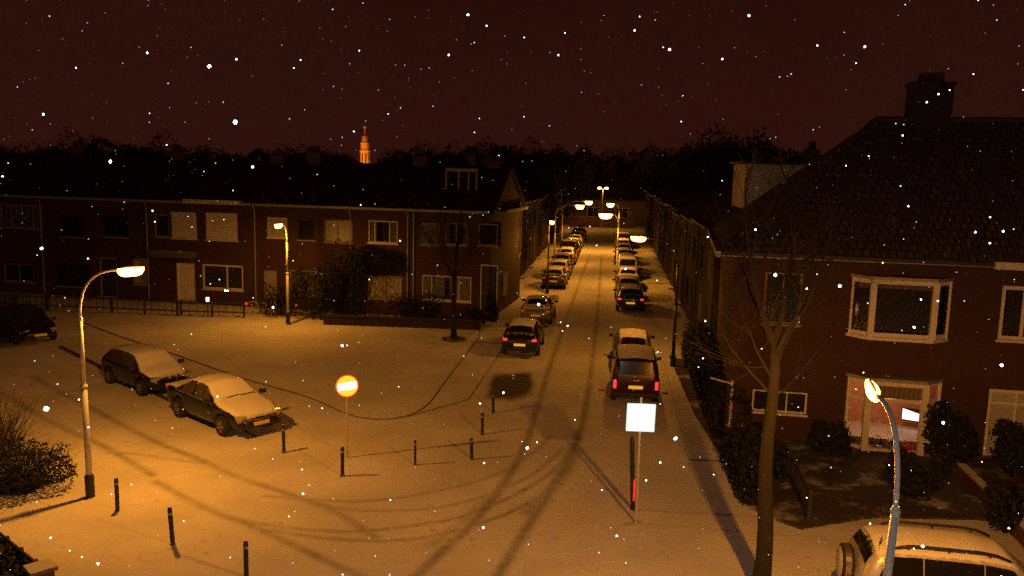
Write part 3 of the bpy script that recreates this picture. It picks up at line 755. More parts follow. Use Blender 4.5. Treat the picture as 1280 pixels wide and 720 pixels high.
# ------------------------------------------------------------------ trees and shrubs
def grow(m, p, d, ln, r, depth, maxd, spread=.55, nseg=3, up=.12, kids=(2, 3), sides=5, shrink=.72):
    pts = [Vector(p)]; rs_ = [r]; dd = Vector(d).normalized()
    for i in range(nseg):
        dd = (dd + Vector((random.uniform(-1,1), random.uniform(-1,1), random.uniform(-.6,1))) * .13 + Vector((0, 0, up * .25))).normalized()
        pts.append(pts[-1] + dd * ln / nseg); rs_.append(r * (1 - .38 * (i + 1) / nseg))
    m.tube(pts, rs_, max(3, sides - depth), caps=(depth == 0))
    if depth >= maxd: return
    for k in range(random.randint(*kids)):
        q = pts[random.randint(1, nseg)] if depth else pts[random.randint(max(1, nseg - 2), nseg)]
        ax = dd.orthogonal().normalized(); ax.rotate(Matrix.Rotation(random.uniform(0, 2*PI), 3, dd))
        nd = (dd + ax * random.uniform(.6, 1.5) * spread * 1.6 + Vector((0, 0, up))).normalized()
        grow(m, q, nd, ln * random.uniform(.6, .9), rs_[-1] * random.uniform(.55, .8), depth + 1, maxd, spread, nseg, up, kids, sides, shrink)
    nd = (dd + Vector((random.uniform(-.3,.3), random.uniform(-.3,.3), up))).normalized()
    grow(m, pts[-1], nd, ln * shrink, rs_[-1], depth + 1, maxd, spread, nseg, up, kids, sides, shrink)

# right-hand near tree with a leaning trunk
bs = Vector((5.25, 16.4, 0)); 
t = thing('bare_tree', 'tall bare tree with a leaning olive-grey trunk by the silver car', 'tree', bs)
top = at_depth(968, 430, 16.9) - bs
m = MB(); tn = [(0, 0, -.05)] + [top * f + Vector((.05 * math.sin(f * 9) , .04 * math.cos(f * 7), 0)) for f in (.06, .15, .27, .4, .52, .64, .76, .88)] + [top]; m.tube(tn, [.24, .19, .165, .158, .146, .14, .128, .12, .11, .09], 12); m.build('trunk', M['bark'], t, smooth=True)
random.seed(21); m = MB()
for k, (dx, dy, dz, ln, r, f) in enumerate(((-.35, .2, 1, 1.5, .075, .995), (.3, .1, 1, 1.7, .07, .995), (.1, -.4, 1, 1.3, .05, .93), (-.8, .3, .8, 1.1, .03, .80), (.7, .5, .9, 1.2, .035, .88), (-.5, -.6, .8, 1.0, .028, .86), (.2, .8, .9, 1.2, .03, .72))):
    grow(m, top * f, (dx, dy, dz), ln, r, 1, 5, .6, 4, .1, (2, 3), 6)
m.build('crown', M['darkbark'], t)

# plaza tree
random.seed(5); pb = G(567, 423, .12)
t = thing('bare_tree', 'slim bare tree standing alone on the plaza before the corner house', 'tree', pb)
m = MB(); m.tube([(0, 0, -.02), (0, 0, .3), (-.03, 0, 2.2), (.02, .02, 3.4)], [.2, .15, .12, .10], 8); m.build('trunk', M['darkbark'], t, smooth=True)
m = MB()
for dx, dy, dz in ((0, 0, 1), (-.6, .1, .9), (.6, -.1, .9), (.1, .6, .9), (-.2, -.6, .8)): grow(m, (.02, .02, random.uniform(2.6, 3.4)), (dx, dy, dz), 1.5, .06, 1, 4, .5, 3, .15, (2, 3))
m.build('crown', M['darkbark'], t)
tp = MB(); tp.prism([(pb.x + .6 * math.cos(a * PI / 8), pb.y + .6 * math.sin(a * PI / 8)) for a in range(16)], .1, .128); structure('tree_pit_ground', tp, M['soil'])

def leaf_clump(m, n, cx, cy, cz, rx, ry, rz, size, seed=0):
    rnd = random.Random(seed)
    for k in range(n):
        while True:
            v = Vector((rnd.uniform(-1,1), rnd.uniform(-1,1), rnd.uniform(-1,1)))
            if v.length < 1: break
        nn = mnoise.noise(v * 1.7 + Vector((seed, 0, 0)))
        v = v.normalized() * (v.length ** .40) * (1 + .6 * nn)
        c = Vector((cx + v.x * rx, cy + v.y * ry, cz + v.z * rz))
        a = Vector((rnd.uniform(-1,1), rnd.uniform(-1,1), rnd.uniform(-1,1))).normalized() * size * rnd.uniform(.5, 1.3)
        b = a.cross(Vector((rnd.uniform(-1,1), rnd.uniform(-1,1), rnd.uniform(-1,1)))).normalized() * size * rnd.uniform(.3, .6)
        m.face([c - a, c + b, c + a, c - b])

def shrub(name, label, cat, loc, rx, ry, h, n, leaf='leafdark', size=.09, stems=6, group=None, seed=1):
    t = thing(name, label, cat, loc, 0, group)
    m = MB(); rq = random.Random(seed + 100)
    leaf_clump(m, n // 3, 0, 0, h * .40, rx * .8, ry * .8, h * .40, size, seed)
    for q in range(7):
        a = rq.uniform(0, 2*PI); d = rq.uniform(.35, .75); f = rq.uniform(.28, .5); zc = h * rq.uniform(.25, .80)
        leaf_clump(m, n // 10, rx * d * math.cos(a), ry * d * math.sin(a), zc, rx * f, ry * f, min(zc, h * f * .8), size, seed + q)
    m.build('foliage', M[leaf], t, fixn=False)
    m = MB(); rnd = random.Random(seed)
    for k in range(stems):
        a = rnd.uniform(0, 2*PI); m.tube([(0.1*math.cos(a), .1*math.sin(a), -.03), (rx * .4 * math.cos(a), ry * .4 * math.sin(a), h * .5), (rx * .6 * math.cos(a), ry * .6 * math.sin(a), h * .85)], [.03, .02, .008], 5)
    m.build('stem', M['twig'], t)
    return t
shg = 'evergreen shrubs in front of the terrace'
base = lambda px, py, z=.1: G(px, py, z)
shrub('garden_shrub', 'broad dark evergreen shrub beside the plaza lamp, before the terrace', 'shrub', base(392,397), 1.5, 1.0, 3.3, 2600, seed=2, group=shg)
shrub('garden_shrub', 'round dark shrub left of the low brick wall, by the bicycles', 'shrub', base(350,394), 1.1, .9, 1.7, 1400, seed=3, group=shg)
shrub('garden_shrub', 'tall dark evergreen shrub before the ivy-clad narrow house', 'shrub', base(430,394), 1.3, 1.0, 4.4, 2800, seed=4, group=shg)
shrub('garden_shrub', 'low spreading shrub under the corner house curtained window', 'shrub', base(520,399), 1.5, .7, 1.3, 1500, seed=5, group=shg)
shrub('garden_shrub', 'small dark shrub beside the white-framed dark door', 'shrub', base(596,406), .6, .6, 1.0, 900, seed=6, group=shg)
shrub('garden_shrub', 'dark shrub between door and red lit gable, at the pavement', 'shrub', base(615,401), .4, .5, 1.5, 800, seed=7, group=shg)
shrub('garden_shrub', 'large dark evergreen at the left edge behind the parked dark car', 'shrub', G(-12,432), 2.2, 1.8, 2.7, 3000, seed=8)
# ivy on the narrow house
t = thing('ivy', 'dark ivy hanging on the brick under the narrow house\'s upstairs window', 'ivy', AL + LX * h4.root.location.x * 0 + (h4.o - AL), h4.root.rotation_euler.z)
r = h4.rect(444,308,508,345); m = MB(); leaf_clump(m, 1700, (r[0]+r[1])/2, -.22, (r[2]+r[3])/2, (r[1]-r[0])/2, .16, (r[3]-r[2])/2, .1, 9); m.build('foliage', M['leafdark'], t, fixn=False)
m = MB(); m.tube([(r[0]+.4, -.1, 0), (r[0]+.5, -.1, 2), ((r[0]+r[1])/2, -.1, r[3])], [.04,.03,.01], 5); m.build('stem', M['twig'], t)
# right-hand garden
rg = 'shrubs in the corner house garden'
def R1g(px, py): return G(px, py, .04)
shrub('garden_shrub', 'dark bush under the lit bay window\'s left side', 'shrub', on_r1((3.1, -1.2, .03)), .7, .6, 1.2, 1500, seed=11, group=rg)
shrub('garden_shrub', 'dark bush at the lit bay window\'s right corner', 'shrub', on_r1((6.5, -1.1, .03)), .75, .6, 1.9, 1900, seed=12, group=rg)
shrub('garden_shrub', 'dark bush right of the bay, below the white blind window', 'shrub', on_r1((8.3, -1.5, .03)), .9, .7, 1.5, 1800, seed=13, group=rg)
shrub('garden_shrub', 'low dark bush in the garden behind the pole and silver car', 'shrub', on_r1((4.7, -4.2, .03)), .8, .7, 1.1, 1600, seed=14, group=rg)
shrub('garden_shrub', 'dark bush near the olive-grey tree at the garden edge', 'shrub', on_r1((1.0, -3.3, .03)), .9, .9, 1.3, 1800, seed=16, group=rg)
shrub('garden_shrub', 'small dark bush behind the silver car roof', 'shrub', on_r1((6.6, -6.0, .03)), .8, .6, 1.2, 1500, seed=17, group=rg)
def hedge(label, a, b, h, w, n, seed):
    d = b - a; t = thing('hedge', label, 'hedge', a, math.atan2(d.y, d.x)); m = MB(); ln = d.length; rnd = random.Random(seed)
    for k in range(n):
        x = rnd.uniform(0, ln); ang = rnd.uniform(0, PI); hh = h * (1 + .16 * mnoise.noise(Vector((x * 1.3, seed, 0))))
        rr = rnd.uniform(.75, 1.05); c = Vector((x, math.cos(ang) * w / 2 * rr, max(.03, hh * (math.sin(ang) ** .5) * rr * rnd.choice((1, 1, rnd.random())))))
        a_ = Vector((rnd.uniform(-1,1), rnd.uniform(-1,1), rnd.uniform(-1,1))).normalized() * .08; b_ = a_.cross(Vector((rnd.uniform(-1,1), rnd.uniform(-1,1), 1))).normalized() * .05
        m.face([c - a_, c + b_, c + a_, c - b_])
    m.build('foliage', M['leafdark'], t, fixn=False)
    m = MB()
    for k in range(int(ln / .5)): m.tube([(k * .5 + .2, 0, 0), (k * .5 + .25, .05, h * .7)], [.02, .01], 5)
    m.build('stem', M['twig'], t)
hedge('dark street hedge along the right pavement beside the red van', ST(5.35, 27.2), ST(5.3, 39.5), 1.75, 1.25, 9000, 31)
hedge('dark garden hedge bordering the snowy ground below the downpipe', G(912,575), G(945,638), 1.0, .7, 1800, 32)
# left-hand near bush with bare twigs
t = thing('bare_shrub', 'dark twiggy shrub at the left edge beside the left street lamp', 'shrub', G(22, 612))
m = MB(); rnd = random.Random(41)
for k in range(420):
    a = rnd.uniform(0, 2*PI); e = rnd.uniform(.25, 1.35); ln = rnd.uniform(.7, 1.55)
    dv = Vector((math.cos(a) * math.cos(e) * 1.15, math.sin(a) * math.cos(e), math.sin(e))) * ln
    st_ = Vector((rnd.uniform(-.5,.5), rnd.uniform(-.4,.4), 0)); md = dv * .5 + Vector((rnd.uniform(-.1,.1), rnd.uniform(-.1,.1), .05))
    m.tube([st_, st_ + md, st_ + dv], [.011, .008, .003], 3, caps=False)
m.build('branches', M['twig'], t)
m = MB(); leaf_clump(m, 3600, 0, 0, .62, 1.3, .95, .62, .055, 42); m.build('foliage', M['leafdark'], t, fixn=False)
t = thing('bare_shrub', 'taller sprawling leafless shrub behind the dark one at the left edge', 'shrub', G(-5, 570))
m = MB()
for k in range(170):
    a = rnd.uniform(0, 2*PI); e = rnd.uniform(.5, 1.4); ln = rnd.uniform(1.0, 2.4)
    dv = Vector((math.cos(a) * math.cos(e), math.sin(a) * math.cos(e), math.sin(e))) * ln; st_ = Vector((rnd.uniform(-.4,.4), rnd.uniform(-.4,.4), 0))
    m.tube([st_, st_ + dv * .5 + Vector((rnd.uniform(-.12,.12), rnd.uniform(-.12,.12), .1)), st_ + dv], [.012, .008, .003], 3, caps=False)
m.build('branches', M['twig'], t)

# skyline trees
protos = []
for k in range(4):
    random.seed(60 + k)
    t = thing('skyline_tree', 'dark bare tree in the skyline behind the rooftops', 'tree', (0, 0, 0), 0, 'bare trees along the skyline')
    m = MB(); m.tube([(0, 0, -.1), (0, 0, 1.5), (.1, 0, 3.6)], [.32, .26, .2], 6); m.build('trunk', M['darkbark'], t)
    m = MB()
    for j in range(6): a = j * 1.05; grow(m, (.1, 0, random.uniform(2.6, 3.6)), (math.cos(a) * .6, math.sin(a) * .6, 1), 2.6, .12, 1, 4, .5, 2, .15, (2, 3), 4)
    leaf_clump(m, 5200, 0, 0, 7.0, 3.8, 3.8, 4.4, .17, 70 + k)
    m.build('crown', M['darkbark'], t, fixn=False); protos.append(t)
random.seed(9); used = set()
def sky_tree(px, pytop, Yd):
    p = at_depth(px, pytop, Yd); k = random.randrange(4)
    t = protos[k] if k not in used else copy_tree(protos[k]); used.add(k)
    s = p.z / 11.4; t.location = (p.x, p.y, -.02); t.scale = (s * random.uniform(.9, 1.25),) * 2 + (s,); t.rotation_euler.z = random.uniform(0, 6)
for px, py, Yd in ((-30,178,96),(30,180,100),(85,174,92),(140,170,88),(195,176,96),(245,184,104),(290,192,110),(335,186,100),(385,182,94),(425,188,102),(492,196,112),(520,182,92),(560,188,104),(600,184,92),(645,178,88),(690,182,96),(10,180,120),(60,182,112),(112,180,120),(168,178,118),(222,180,125),(268,182,120),(315,184,125),(360,182,122),(405,186,118),(510,186,125),(540,184,118),(580,180,120),(622,182,125),(672,182,118),(705,186,130),(880,178,92),(910,172,80),(726,182,150),(765,186,150),(808,182,148),(850,180,100),(890,172,70),(935,164,58),(965,172,60),(1000,182,66),(665,190,150)):
    sky_tree(px, py, Yd)

# ------------------------------------------------------------------ church tower
TY = 330.0
tw = at_depth(456, 208, TY); cx = tw.x; zb = 0; ztop = at_depth(456, 152, TY).z
t = thing('church_tower', 'slender floodlit orange church tower with open lantern and ball finial on the skyline', 'tower', (tw.x, TY, 0))
zz = lambda py: at_depth(456, py, TY).z
m = MB(); m.box((-2.6, -2.6, 0), (2.6, 2.6, zz(206))); m.build('shaft', M['stone'], t)
m = MB(); m.lathe([(2.45, zz(206) + .01), (2.45, zz(190)), (2.75, zz(189)), (2.75, zz(188)), (2.2, zz(187.5))], n=8); m.build('belfry', M['stone'], t)
m = MB(); m.lathe([(2.15, zz(187.4)), (2.15, zz(180)), (2.4, zz(179)), (1.7, zz(176)), (1.3, zz(170)), (.75, zz(169))], n=8); m.build('lantern', M['stone'], t)
m = MB(); m.lathe([(.4, zz(169)), (.25, zz(161)), (.8, zz(159.5)), (.95, zz(158)), (.5, zz(156.5)), (.12, zz(155.5)), (.08, zz(151))], n=10); m.build('finial', M['stone'], t)
for k in range(8):
    a = PI/8 + k * PI/4; mt = Matrix.Rotation(a, 4, 'Z')
    MB().box((2.2, -.28, zz(204)), (2.36, .28, zz(192)), mt).build('louvre_window', M['dark'], t)
for k, (dx, dy, zf, pw) in enumerate(((-7, -9, 4.4, 15000), (7, -9, 4.4, 12000), (-1, -7, 15, 2600))):
    light('floodlight', (tw.x + dx, TY + dy, zf), pw * .5, (1, .25, .015), .3)

t.scale = (.76, .76, 1)
# ------------------------------------------------------------------ street lamps
def batwing(l, col, strength_up=.012, pw=.4, c0=.02, c1=.4):
    l.use_nodes = True; nt = l.node_tree; e = [n for n in nt.nodes if n.type == 'EMISSION'][0]
    tc = nt.nodes.new('ShaderNodeTexCoord'); s = nt.nodes.new('ShaderNodeSeparateXYZ'); L(nt, tc.outputs['Normal'], s.inputs[0])
    dn = math_n(nt, 'MULTIPLY', s.outputs[2], -1.0)
    v = math_n(nt, 'POWER', math_n(nt, 'MAXIMUM', dn, .16), -pw)
    cut = rng(nt, dn, c0, c1, strength_up, 1.0)
    e.inputs[0].default_value = (1, 1, 1, 1)
    L(nt, math_n(nt, 'MULTIPLY', v, cut), e.inputs['Strength'])

SODIUM = (1.0, .345, .028)
def lamp(label, base, head, power, sleeve=True, group='sodium street lamps', lean=(0, 0), armh=.83, lens='lens', rad=1.0, col=SODIUM, hl=.36, armrun=None, pole_mat='metal', bw={}, lw=.125, ld=.19):
    base = Vector(base); head = Vector(head); t = thing('street_lamp', label, 'street lamp', base, 0, group)
    hd = head - base; hz = hd.z; hor = Vector((hd.x, hd.y, 0)); run = hor.length; hn = hor.normalized()
    def P(z): return Vector((lean[0] * z / hz, lean[1] * z / hz, z))
    c1, c2 = hz * .50, hz * .80
    MB().tube([P(-.03), P(c1)], [.078 * rad, .07 * rad], 12).build('lower_pole', M[pole_mat], t, smooth=True)
    if sleeve: MB().tube([P(-.02), P(.55), P(.6)], [.115 * rad, .115 * rad, .085 * rad], 12).build('base_sleeve', M['black'], t)
    MB().tube([P(c1), P(c1 + .03), P(c1 + .1)], [.092 * rad, .092 * rad, .055 * rad], 12).build('collar', M[pole_mat], t)
    MB().tube([P(c1 + .05), P(c2)], [.056 * rad, .05 * rad], 12).build('upper_pole', M[pole_mat], t, smooth=True)
    MB().tube([P(c2 - .02), P(c2 + .03), P(c2 + .08)], [.062 * rad, .062 * rad, .04 * rad], 12).build('collar', M[pole_mat], t)
    s0 = P(c2 + .04); e0 = hd - hn * hl * .8; ctrl = Vector((s0.x, s0.y, hz + .12))
    pts = [s0 * (1 - u) ** 2 + ctrl * 2 * u * (1 - u) + e0 * u * u for u in [i / 10 for i in range(11)]]
    MB().tube(pts, .032 * rad, 10).build('arm', M[pole_mat], t, smooth=True)
    ang = math.atan2(hn.y, hn.x)
    mt = Matrix.Translation(hd) @ Matrix.Rotation(ang, 4, 'Z')
    up = MB().lathe([(.02, .085), (.5, .075), (.75, .055), (.85, .036), (.84, .0335), (.02, .0335)][::-1], mat=mt @ Matrix.Diagonal((hl, lw * .34, 1, 1)), n=20).build('lamp_head', M['metal'], t, smooth=True)
    ln = MB().lathe([(.02, -ld), (.5, -ld * .95), (.8, -ld * .74), (.97, -ld * .26), (1.0, .03), (.02, .032)], mat=mt @ Matrix.Diagonal((hl * 1.02, lw, 1, 1)), n=20).build('lens', M[lens], up, smooth=True)
    lo = light('lamp_light', hd + Vector((0, 0, -ld - .11)), power, col, .10, t); batwing(lo.data, col, **bw)
    return t
STR = dict(pw=0.0, strength_up=.006, c0=.25, c1=.72)
LB = G(113, 621)
lamp('left street lamp with long curved arm beside the twiggy shrub', LB, (-9.85, 21.7, 5.76), 1300, lean=(-.05, .0), bw=dict(pw=.3, strength_up=.07, c0=-.05, c1=.45))
L2 = G(360, 404, .12)
lamp('street lamp on the plaza standing before the terraced houses', L2, at_depth(348, 281, L2.y - .9), 700, lean=(0, 0), bw=dict(pw=.05, c0=-.15, c1=.42, strength_up=.08), lens='lensfar')
hb = G(1084, 486, 5.72); lamp('tall grey street lamp in front of the silver car and lit bay window', (4.54, 9.75, 0), (hb.x + .07, hb.y, 5.72), 1250, lean=(.20, .05), bw=dict(pw=.7, strength_up=.12, c0=-.3), lw=.075, ld=.13, hl=.44, pole_mat='litpole')
sb = ST(4.15, 37.2); lamp('street lamp by the right pavement beyond the red van', sb, at_depth(798, 297, 37.6), 450, bw=dict(pw=0., strength_up=.25, c0=.1, c1=.6), pole_mat='black', lens='lensfar')
sb = G(684, 366, .07); lamp('dark-poled street lamp on the left pavement by the lit red gable', sb, at_depth(690, 277, sb.y - .6), 480, bw=dict(pw=.3, strength_up=.3, c0=-.1), pole_mat='black', lens='lensfar')
far = [((757,268), 64, 1.75, 'brightest street lamp over the middle of the street\'s far half'), ((725,257), 77, -3.9, 'street lamp above the left row of parked cars, lower of the far left pair'),
       ((736,252), 88, -3.9, 'street lamp far down the street\'s left side, upper of the far left pair'), ((763,255), 90, 2.0, 'far street lamp on the right, above the brightest one')]
for px, Yd, s, lb in far:
    hd = at_depth(*px, Yd); lamp(lb, ST(s, Yd + .3), hd, 850, bw=STR, lens='lensfar', lw=.32 if Yd > 64 else .36, ld=.34, hl=.38 if Yd > 64 else .5)  # lens bowls enlarged beyond true size to imitate bloom
tb = ST(-.2, 124); t = thing('street_lamp', 'twin-headed lamp post at the far end of the street', 'street lamp', tb, 0, 'sodium street lamps')
zt = at_depth(754, 236, 124).z; MB().tube([(0, 0, -.02), (0, 0, zt)], [.09, .06], 8).build('pole', M['metal'], t); MB().tube([(-.55, 0, zt), (.55, 0, zt)], .04, 6).build('crossbar', M['metal'], t)
for s in (-.5, .5): MB().lathe([(.02, -.16), (.28, -.1), (.3, 0), (.2, .12), (.02, .14)], (s, 0, zt + .1), 12).build('lamp_head', M['lensfar'], t); light('lamp_light', (s, 0, zt - .2), 150, SODIUM, .1, t)
light('street_end_light', Vector((0, 0, 0)) + ST(-4, 118, 4.5), 260, SODIUM, .1)  # bare point light near the street's far end, no fitting built

# ------------------------------------------------------------------ signs, bollards, small street furniture
p0 = G(434, 572); t = thing('no_entry_sign', 'round red no-entry sign with white bar and painted-in flash glow on a thin pole', 'road sign', p0, 0)
pz = at_depth(432, 482, p0.y).z
MB().tube([(0, 0, -.03), (0, 0, pz + .25)], .03, 8).build('pole', M['metal'], t)
f = Vector((0, 0, H)) - Vector((p0.x, p0.y, pz)); ya = math.atan2(f.y, f.x) + .1
mt = Matrix.Translation((0, 0, pz)) @ Matrix.Rotation(ya, 4, 'Z') @ Matrix.Rotation(-.05, 4, 'X') @ Matrix.Rotation(PI/2, 4, 'Y')
mt = Matrix.Translation((0.04 * math.cos(ya), 0.04 * math.sin(ya), 0)) @ mt
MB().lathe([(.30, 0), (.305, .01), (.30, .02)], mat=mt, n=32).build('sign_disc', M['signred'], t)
MB().lathe([(.302, -.004), (.33, .0), (.33, .012), (.308, .016)], mat=mt, n=32).build('sign_glow_rim', M['signedge'], t)
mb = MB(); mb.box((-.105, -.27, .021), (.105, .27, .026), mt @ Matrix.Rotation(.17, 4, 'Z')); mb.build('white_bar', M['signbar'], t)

p1 = G(795, 654); t = thing('square_sign', 'square white sign with painted-in flash glow on a leaning thin pole at the street corner', 'road sign', p1, 0)
cs_ = at_depth(800.5, 521, p1.y); cz = cs_ - p1
MB().tube([(0, 0, -.03), cz * 1.18], [.035, .03], 8).build('pole', M['metal'], t)
tilt = math.atan2(cz.x, cz.z)
ya = math.atan2(-cs_.y, -cs_.x)
mt = Matrix.Translation(cz + Vector((0, -.06, 0))) @ Matrix.Rotation(tilt + .02, 4, 'Y')
W2 = .345
m = MB(); m.box((-W2, -.03, -W2), (W2, .02, W2), mt); sp = m.build('sign_panel', M['signbloom'], t, bevel=.014)
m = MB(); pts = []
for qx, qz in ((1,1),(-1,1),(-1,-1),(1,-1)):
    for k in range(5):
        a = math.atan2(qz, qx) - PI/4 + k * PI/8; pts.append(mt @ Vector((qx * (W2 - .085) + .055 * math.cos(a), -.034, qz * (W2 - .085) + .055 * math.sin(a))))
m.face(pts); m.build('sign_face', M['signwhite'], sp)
p2 = G(791, 637); t = thing('reflector_post', 'black post with a red reflector band behind the square sign', 'post', p2, 0)
m = MB(); pt = at_depth(790, 546, p2.y) - p2; MB().tube([(0, 0, -.03), pt * .15], .06, 10).build('base', M['black'], t); MB().tube([pt * .15, pt * .95, pt], [.06, .06, .04], 10).build('shaft', M['black'], t)
m = MB(); a = at_depth(791.5, 625, p2.y) - p2; b = at_depth(791.2, 598, p2.y) - p2; m.box((-.022, -.072, a.z), (.022, -.061, b.z)); m.build('reflector', M['redband'], t)

def bollard_mesh(t, top, r=.055):
    m = MB(); m.tube([(0, 0, -.04), top * .93, top * .98, top], [r, r, r * .85, r * .5], 12); m.build('shaft', M['post'], t, smooth=False)
    m = MB(); m.tube([(0, 0, -.02), (0, 0, .03)], r * 1.35, 12); m.build('base_collar', M['post'], t)
    MB().tube([top * .80, top * .86], r * 1.06, 12).build('band', M['dull'], t)
blds = [((147,638),(145,597),'leaning black bollard beside the left street lamp'), ((216,680),(212,634),'black bollard between lamp and the bottom-edge bollard'), ((308,721),(307,676),'black bollard at the bottom edge of the snowy pavement'),
        ((355,566),(354,531),'black bollard in front of the larger parked car\'s bumper'), ((428,595),(428,558),'black bollard just left of the no-entry sign pole'), ((519,581),(519,550),'thin faint bollard on the open snow right of the no-entry sign'),
        ((590,574),(589,547),'black bollard nearest the bare patch of the line of three'), ((603,543),(603,516),'black bollard in the middle of the three by the bare patch'), ((617,517),(616,490),'black bollard at the corner of the bare patch')]
for bp, tp_, lb in blds:
    p = G(*bp); tt = at_depth(*tp_, p.y) - p; t = thing('bollard', lb, 'bollard', p, 0, 'black bollards along the snowy corner'); bollard_mesh(t, tt, .05 if 'thin' not in lb else .035)

# garden fences across the plaza
def fence(label, a, b, h, name='garden_fence', mat='darkwood', gap=1.7, pick=0):
    d = b - a; ln = d.length; t = thing(name, label, 'fence', a, math.atan2(d.y, d.x)); n = max(1, int(ln / gap))
    for k in range(n + 1): MB().box((k * ln / n - .045, -.045, -.03), (k * ln / n + .045, .045, h)).build('fence_post', M[mat], t)
    for z in (h * .25, h * .85): MB().box((0, -.02, z), (ln, .02, z + .06)).build('rail', M[mat], t)
    if pick:
        m = MB(); x = .1
        while x < ln: m.box((x - .012, -.012, .05), (x + .012, .012, h * .98)); x += pick
        m.build('bars', M[mat], t)
fence('low dark garden fence across the plaza left of the white door', G(60,387,.1), G(222,394,.1), .85, pick=.4)
fence('low dark garden fence across the plaza between white door and bicycles', G(226,394,.1), G(305,396,.1), .85, pick=.4)
fence('thin dark fence rail at the left edge behind the parked dark car', G(-20,383), G(58,387), .8, pick=.4)
fence('black railing running into the brick pier at the bottom left corner', G(-6,690), G(46,735), .6, 'railing', 'black', .6)
hedge('low dark hedge below the railing at the bottom left corner', G(-30,700), G(34,748), .5, 1.0, 2600, 33)
pp = G(53, 752); t = thing('brick_pier', 'brick gate pier with a snowy cap at the bottom left corner', 'pier', pp, .8)
MB().box((-.19, -.19, -.03), (.19, .19, .66)).build('pier_body', M['brick2'], t); m = MB(); m.prism([(-.24,-.24),(.24,-.24),(.24,.24),(-.24,.24)], .662, .74); m.build('cap', M['pave'], t)
a, b = G(405,404,.1), G(601,411,.1); d = b - a
t = thing('garden_wall', 'low red brick garden wall before the shrubs and corner house', 'wall', a, math.atan2(d.y, d.x)); ln = d.length
MB().box((0, -.11, -.03), (ln, .11, .42)).build('wall_body', M['darkbrick'], t); MB().box((-.02, -.15, .422), (ln + .02, .15, .47)).build('coping', M['darkwood'], t)
a, b = on_r1((5.6, -5.2, 0)), on_r1((12.5, -1.2, 0)) ; b = G(1290, 690); a = G(1200, 598); d = b - a
t = thing('garden_wall', 'low snow-dusted garden wall running behind the silver car at right', 'wall', a, math.atan2(d.y, d.x)); ln = d.length
MB().box((0, -.1, -.03), (ln, .1, .4)).build('wall_body', M['brick2'], t); MB().box((-.02, -.13, .402), (ln + .02, .13, .45)).build('coping', M['pave'], t)
fence('thin fence along the corner house garden by the olive-grey tree', G(985,600,.05), G(1010,655,.05), .9, pick=.15)
g0 = G(260, 396, .1); t = thing('garden_lantern', 'small bright lantern on a post in the garden fence line', 'lamp', g0); zt = at_depth(260, 372, g0.y).z - .1
MB().tube([(0, 0, -.03), (0, 0, zt - .22)], .03, 8).build('post', M['black'], t); MB().lathe([(.06, 0), (.09, .04), (.1, .2), (.06, .26)], (0, 0, zt - .22), 10).build('lantern_glass', M['lantern'], t); MB().lathe([(.12, 0), (.1, .03), (.02, .12)], (0, 0, zt + .04), 10).build('lantern_cap', M['black'], t)

# bicycles
def bicycle(label, loc, rot):
    t = thing('bicycle', label, 'bicycle', loc, rot, 'bicycles parked by the garden fence'); R = .34
    for x in (-.53, .53):
        m = MB(); n = 24
        for k in range(n):
            a0, a1 = 2*PI*k/n, 2*PI*(k+1)/n
            m.tube([(x + R*math.cos(a0), 0, R + R*math.sin(a0)), (x + R*math.cos(a1), 0, R + R*math.sin(a1))], .018, 5, caps=False)
        for k in range(10): a0 = PI*k/10; m.tube([(x + R*math.cos(a0), 0, R + R*math.sin(a0)), (x - R*math.cos(a0), 0, R - R*math.sin(a0))], .003, 3, caps=False)
        m.build('wheel', M['metal'], t)
    m = MB(); bb, st_, hdp, ra, fa = (-.08,0,.3), (-.22,0,.82), (.36,0,.85), (-.53,0,R), (.53,0,R)
    for a_, b_ in ((bb, st_), (bb, hdp), ((-.2,0,.72), (.35,0,.78)), (bb, ra), ((-.2,0,.74), ra), (hdp, fa)): m.tube([a_, b_], .017, 6)
    m.build('frame', M['black'], t)
    m = MB(); m.tube([(.36,0,.85), (.33,0,1.03)], .014, 6); m.tube([(.2,-.27,1.02), (.33,-.1,1.05), (.33,.1,1.05), (.2,.27,1.02)], .013, 6); m.build('handlebar', M['metal'], t)
    m = MB(); m.box((-.36,-.07,.88), (-.1,.07,.94)); m.tube([(-.22,0,.8), (-.23,0,.9)], .014, 6); m.build('saddle', M['plastic'], t, bevel=.01)
    m = MB(); m.tube([(-.88 + .05,0,.5), (-.75,0,.69), (-.5,0,.73)], .02, 5); m.build('mudguard', M['black'], t)
    MB().box((-.93,-.055,.50), (-.86,.055,.61)).build('tail_lamp', M['bikelamp'], t)
    return t
bicycle('parked bicycle with red tail lamp left of the plaza lamp', G(328,392,.12), .02)
bicycle('parked bicycle with red tail lamp right behind the plaza lamp', G(351,393,.12), PI - .05)

# ------------------------------------------------------------------ cars
def car_section(st, x):
    for a, b in zip(st, st[1:]):
        if a[0] <= x <= b[0]:
            f = (x - a[0]) / (b[0] - a[0]); return [p + (q - p) * f for p, q in zip(a, b)]
    return list(st[0] if x < st[0][0] else st[-1])

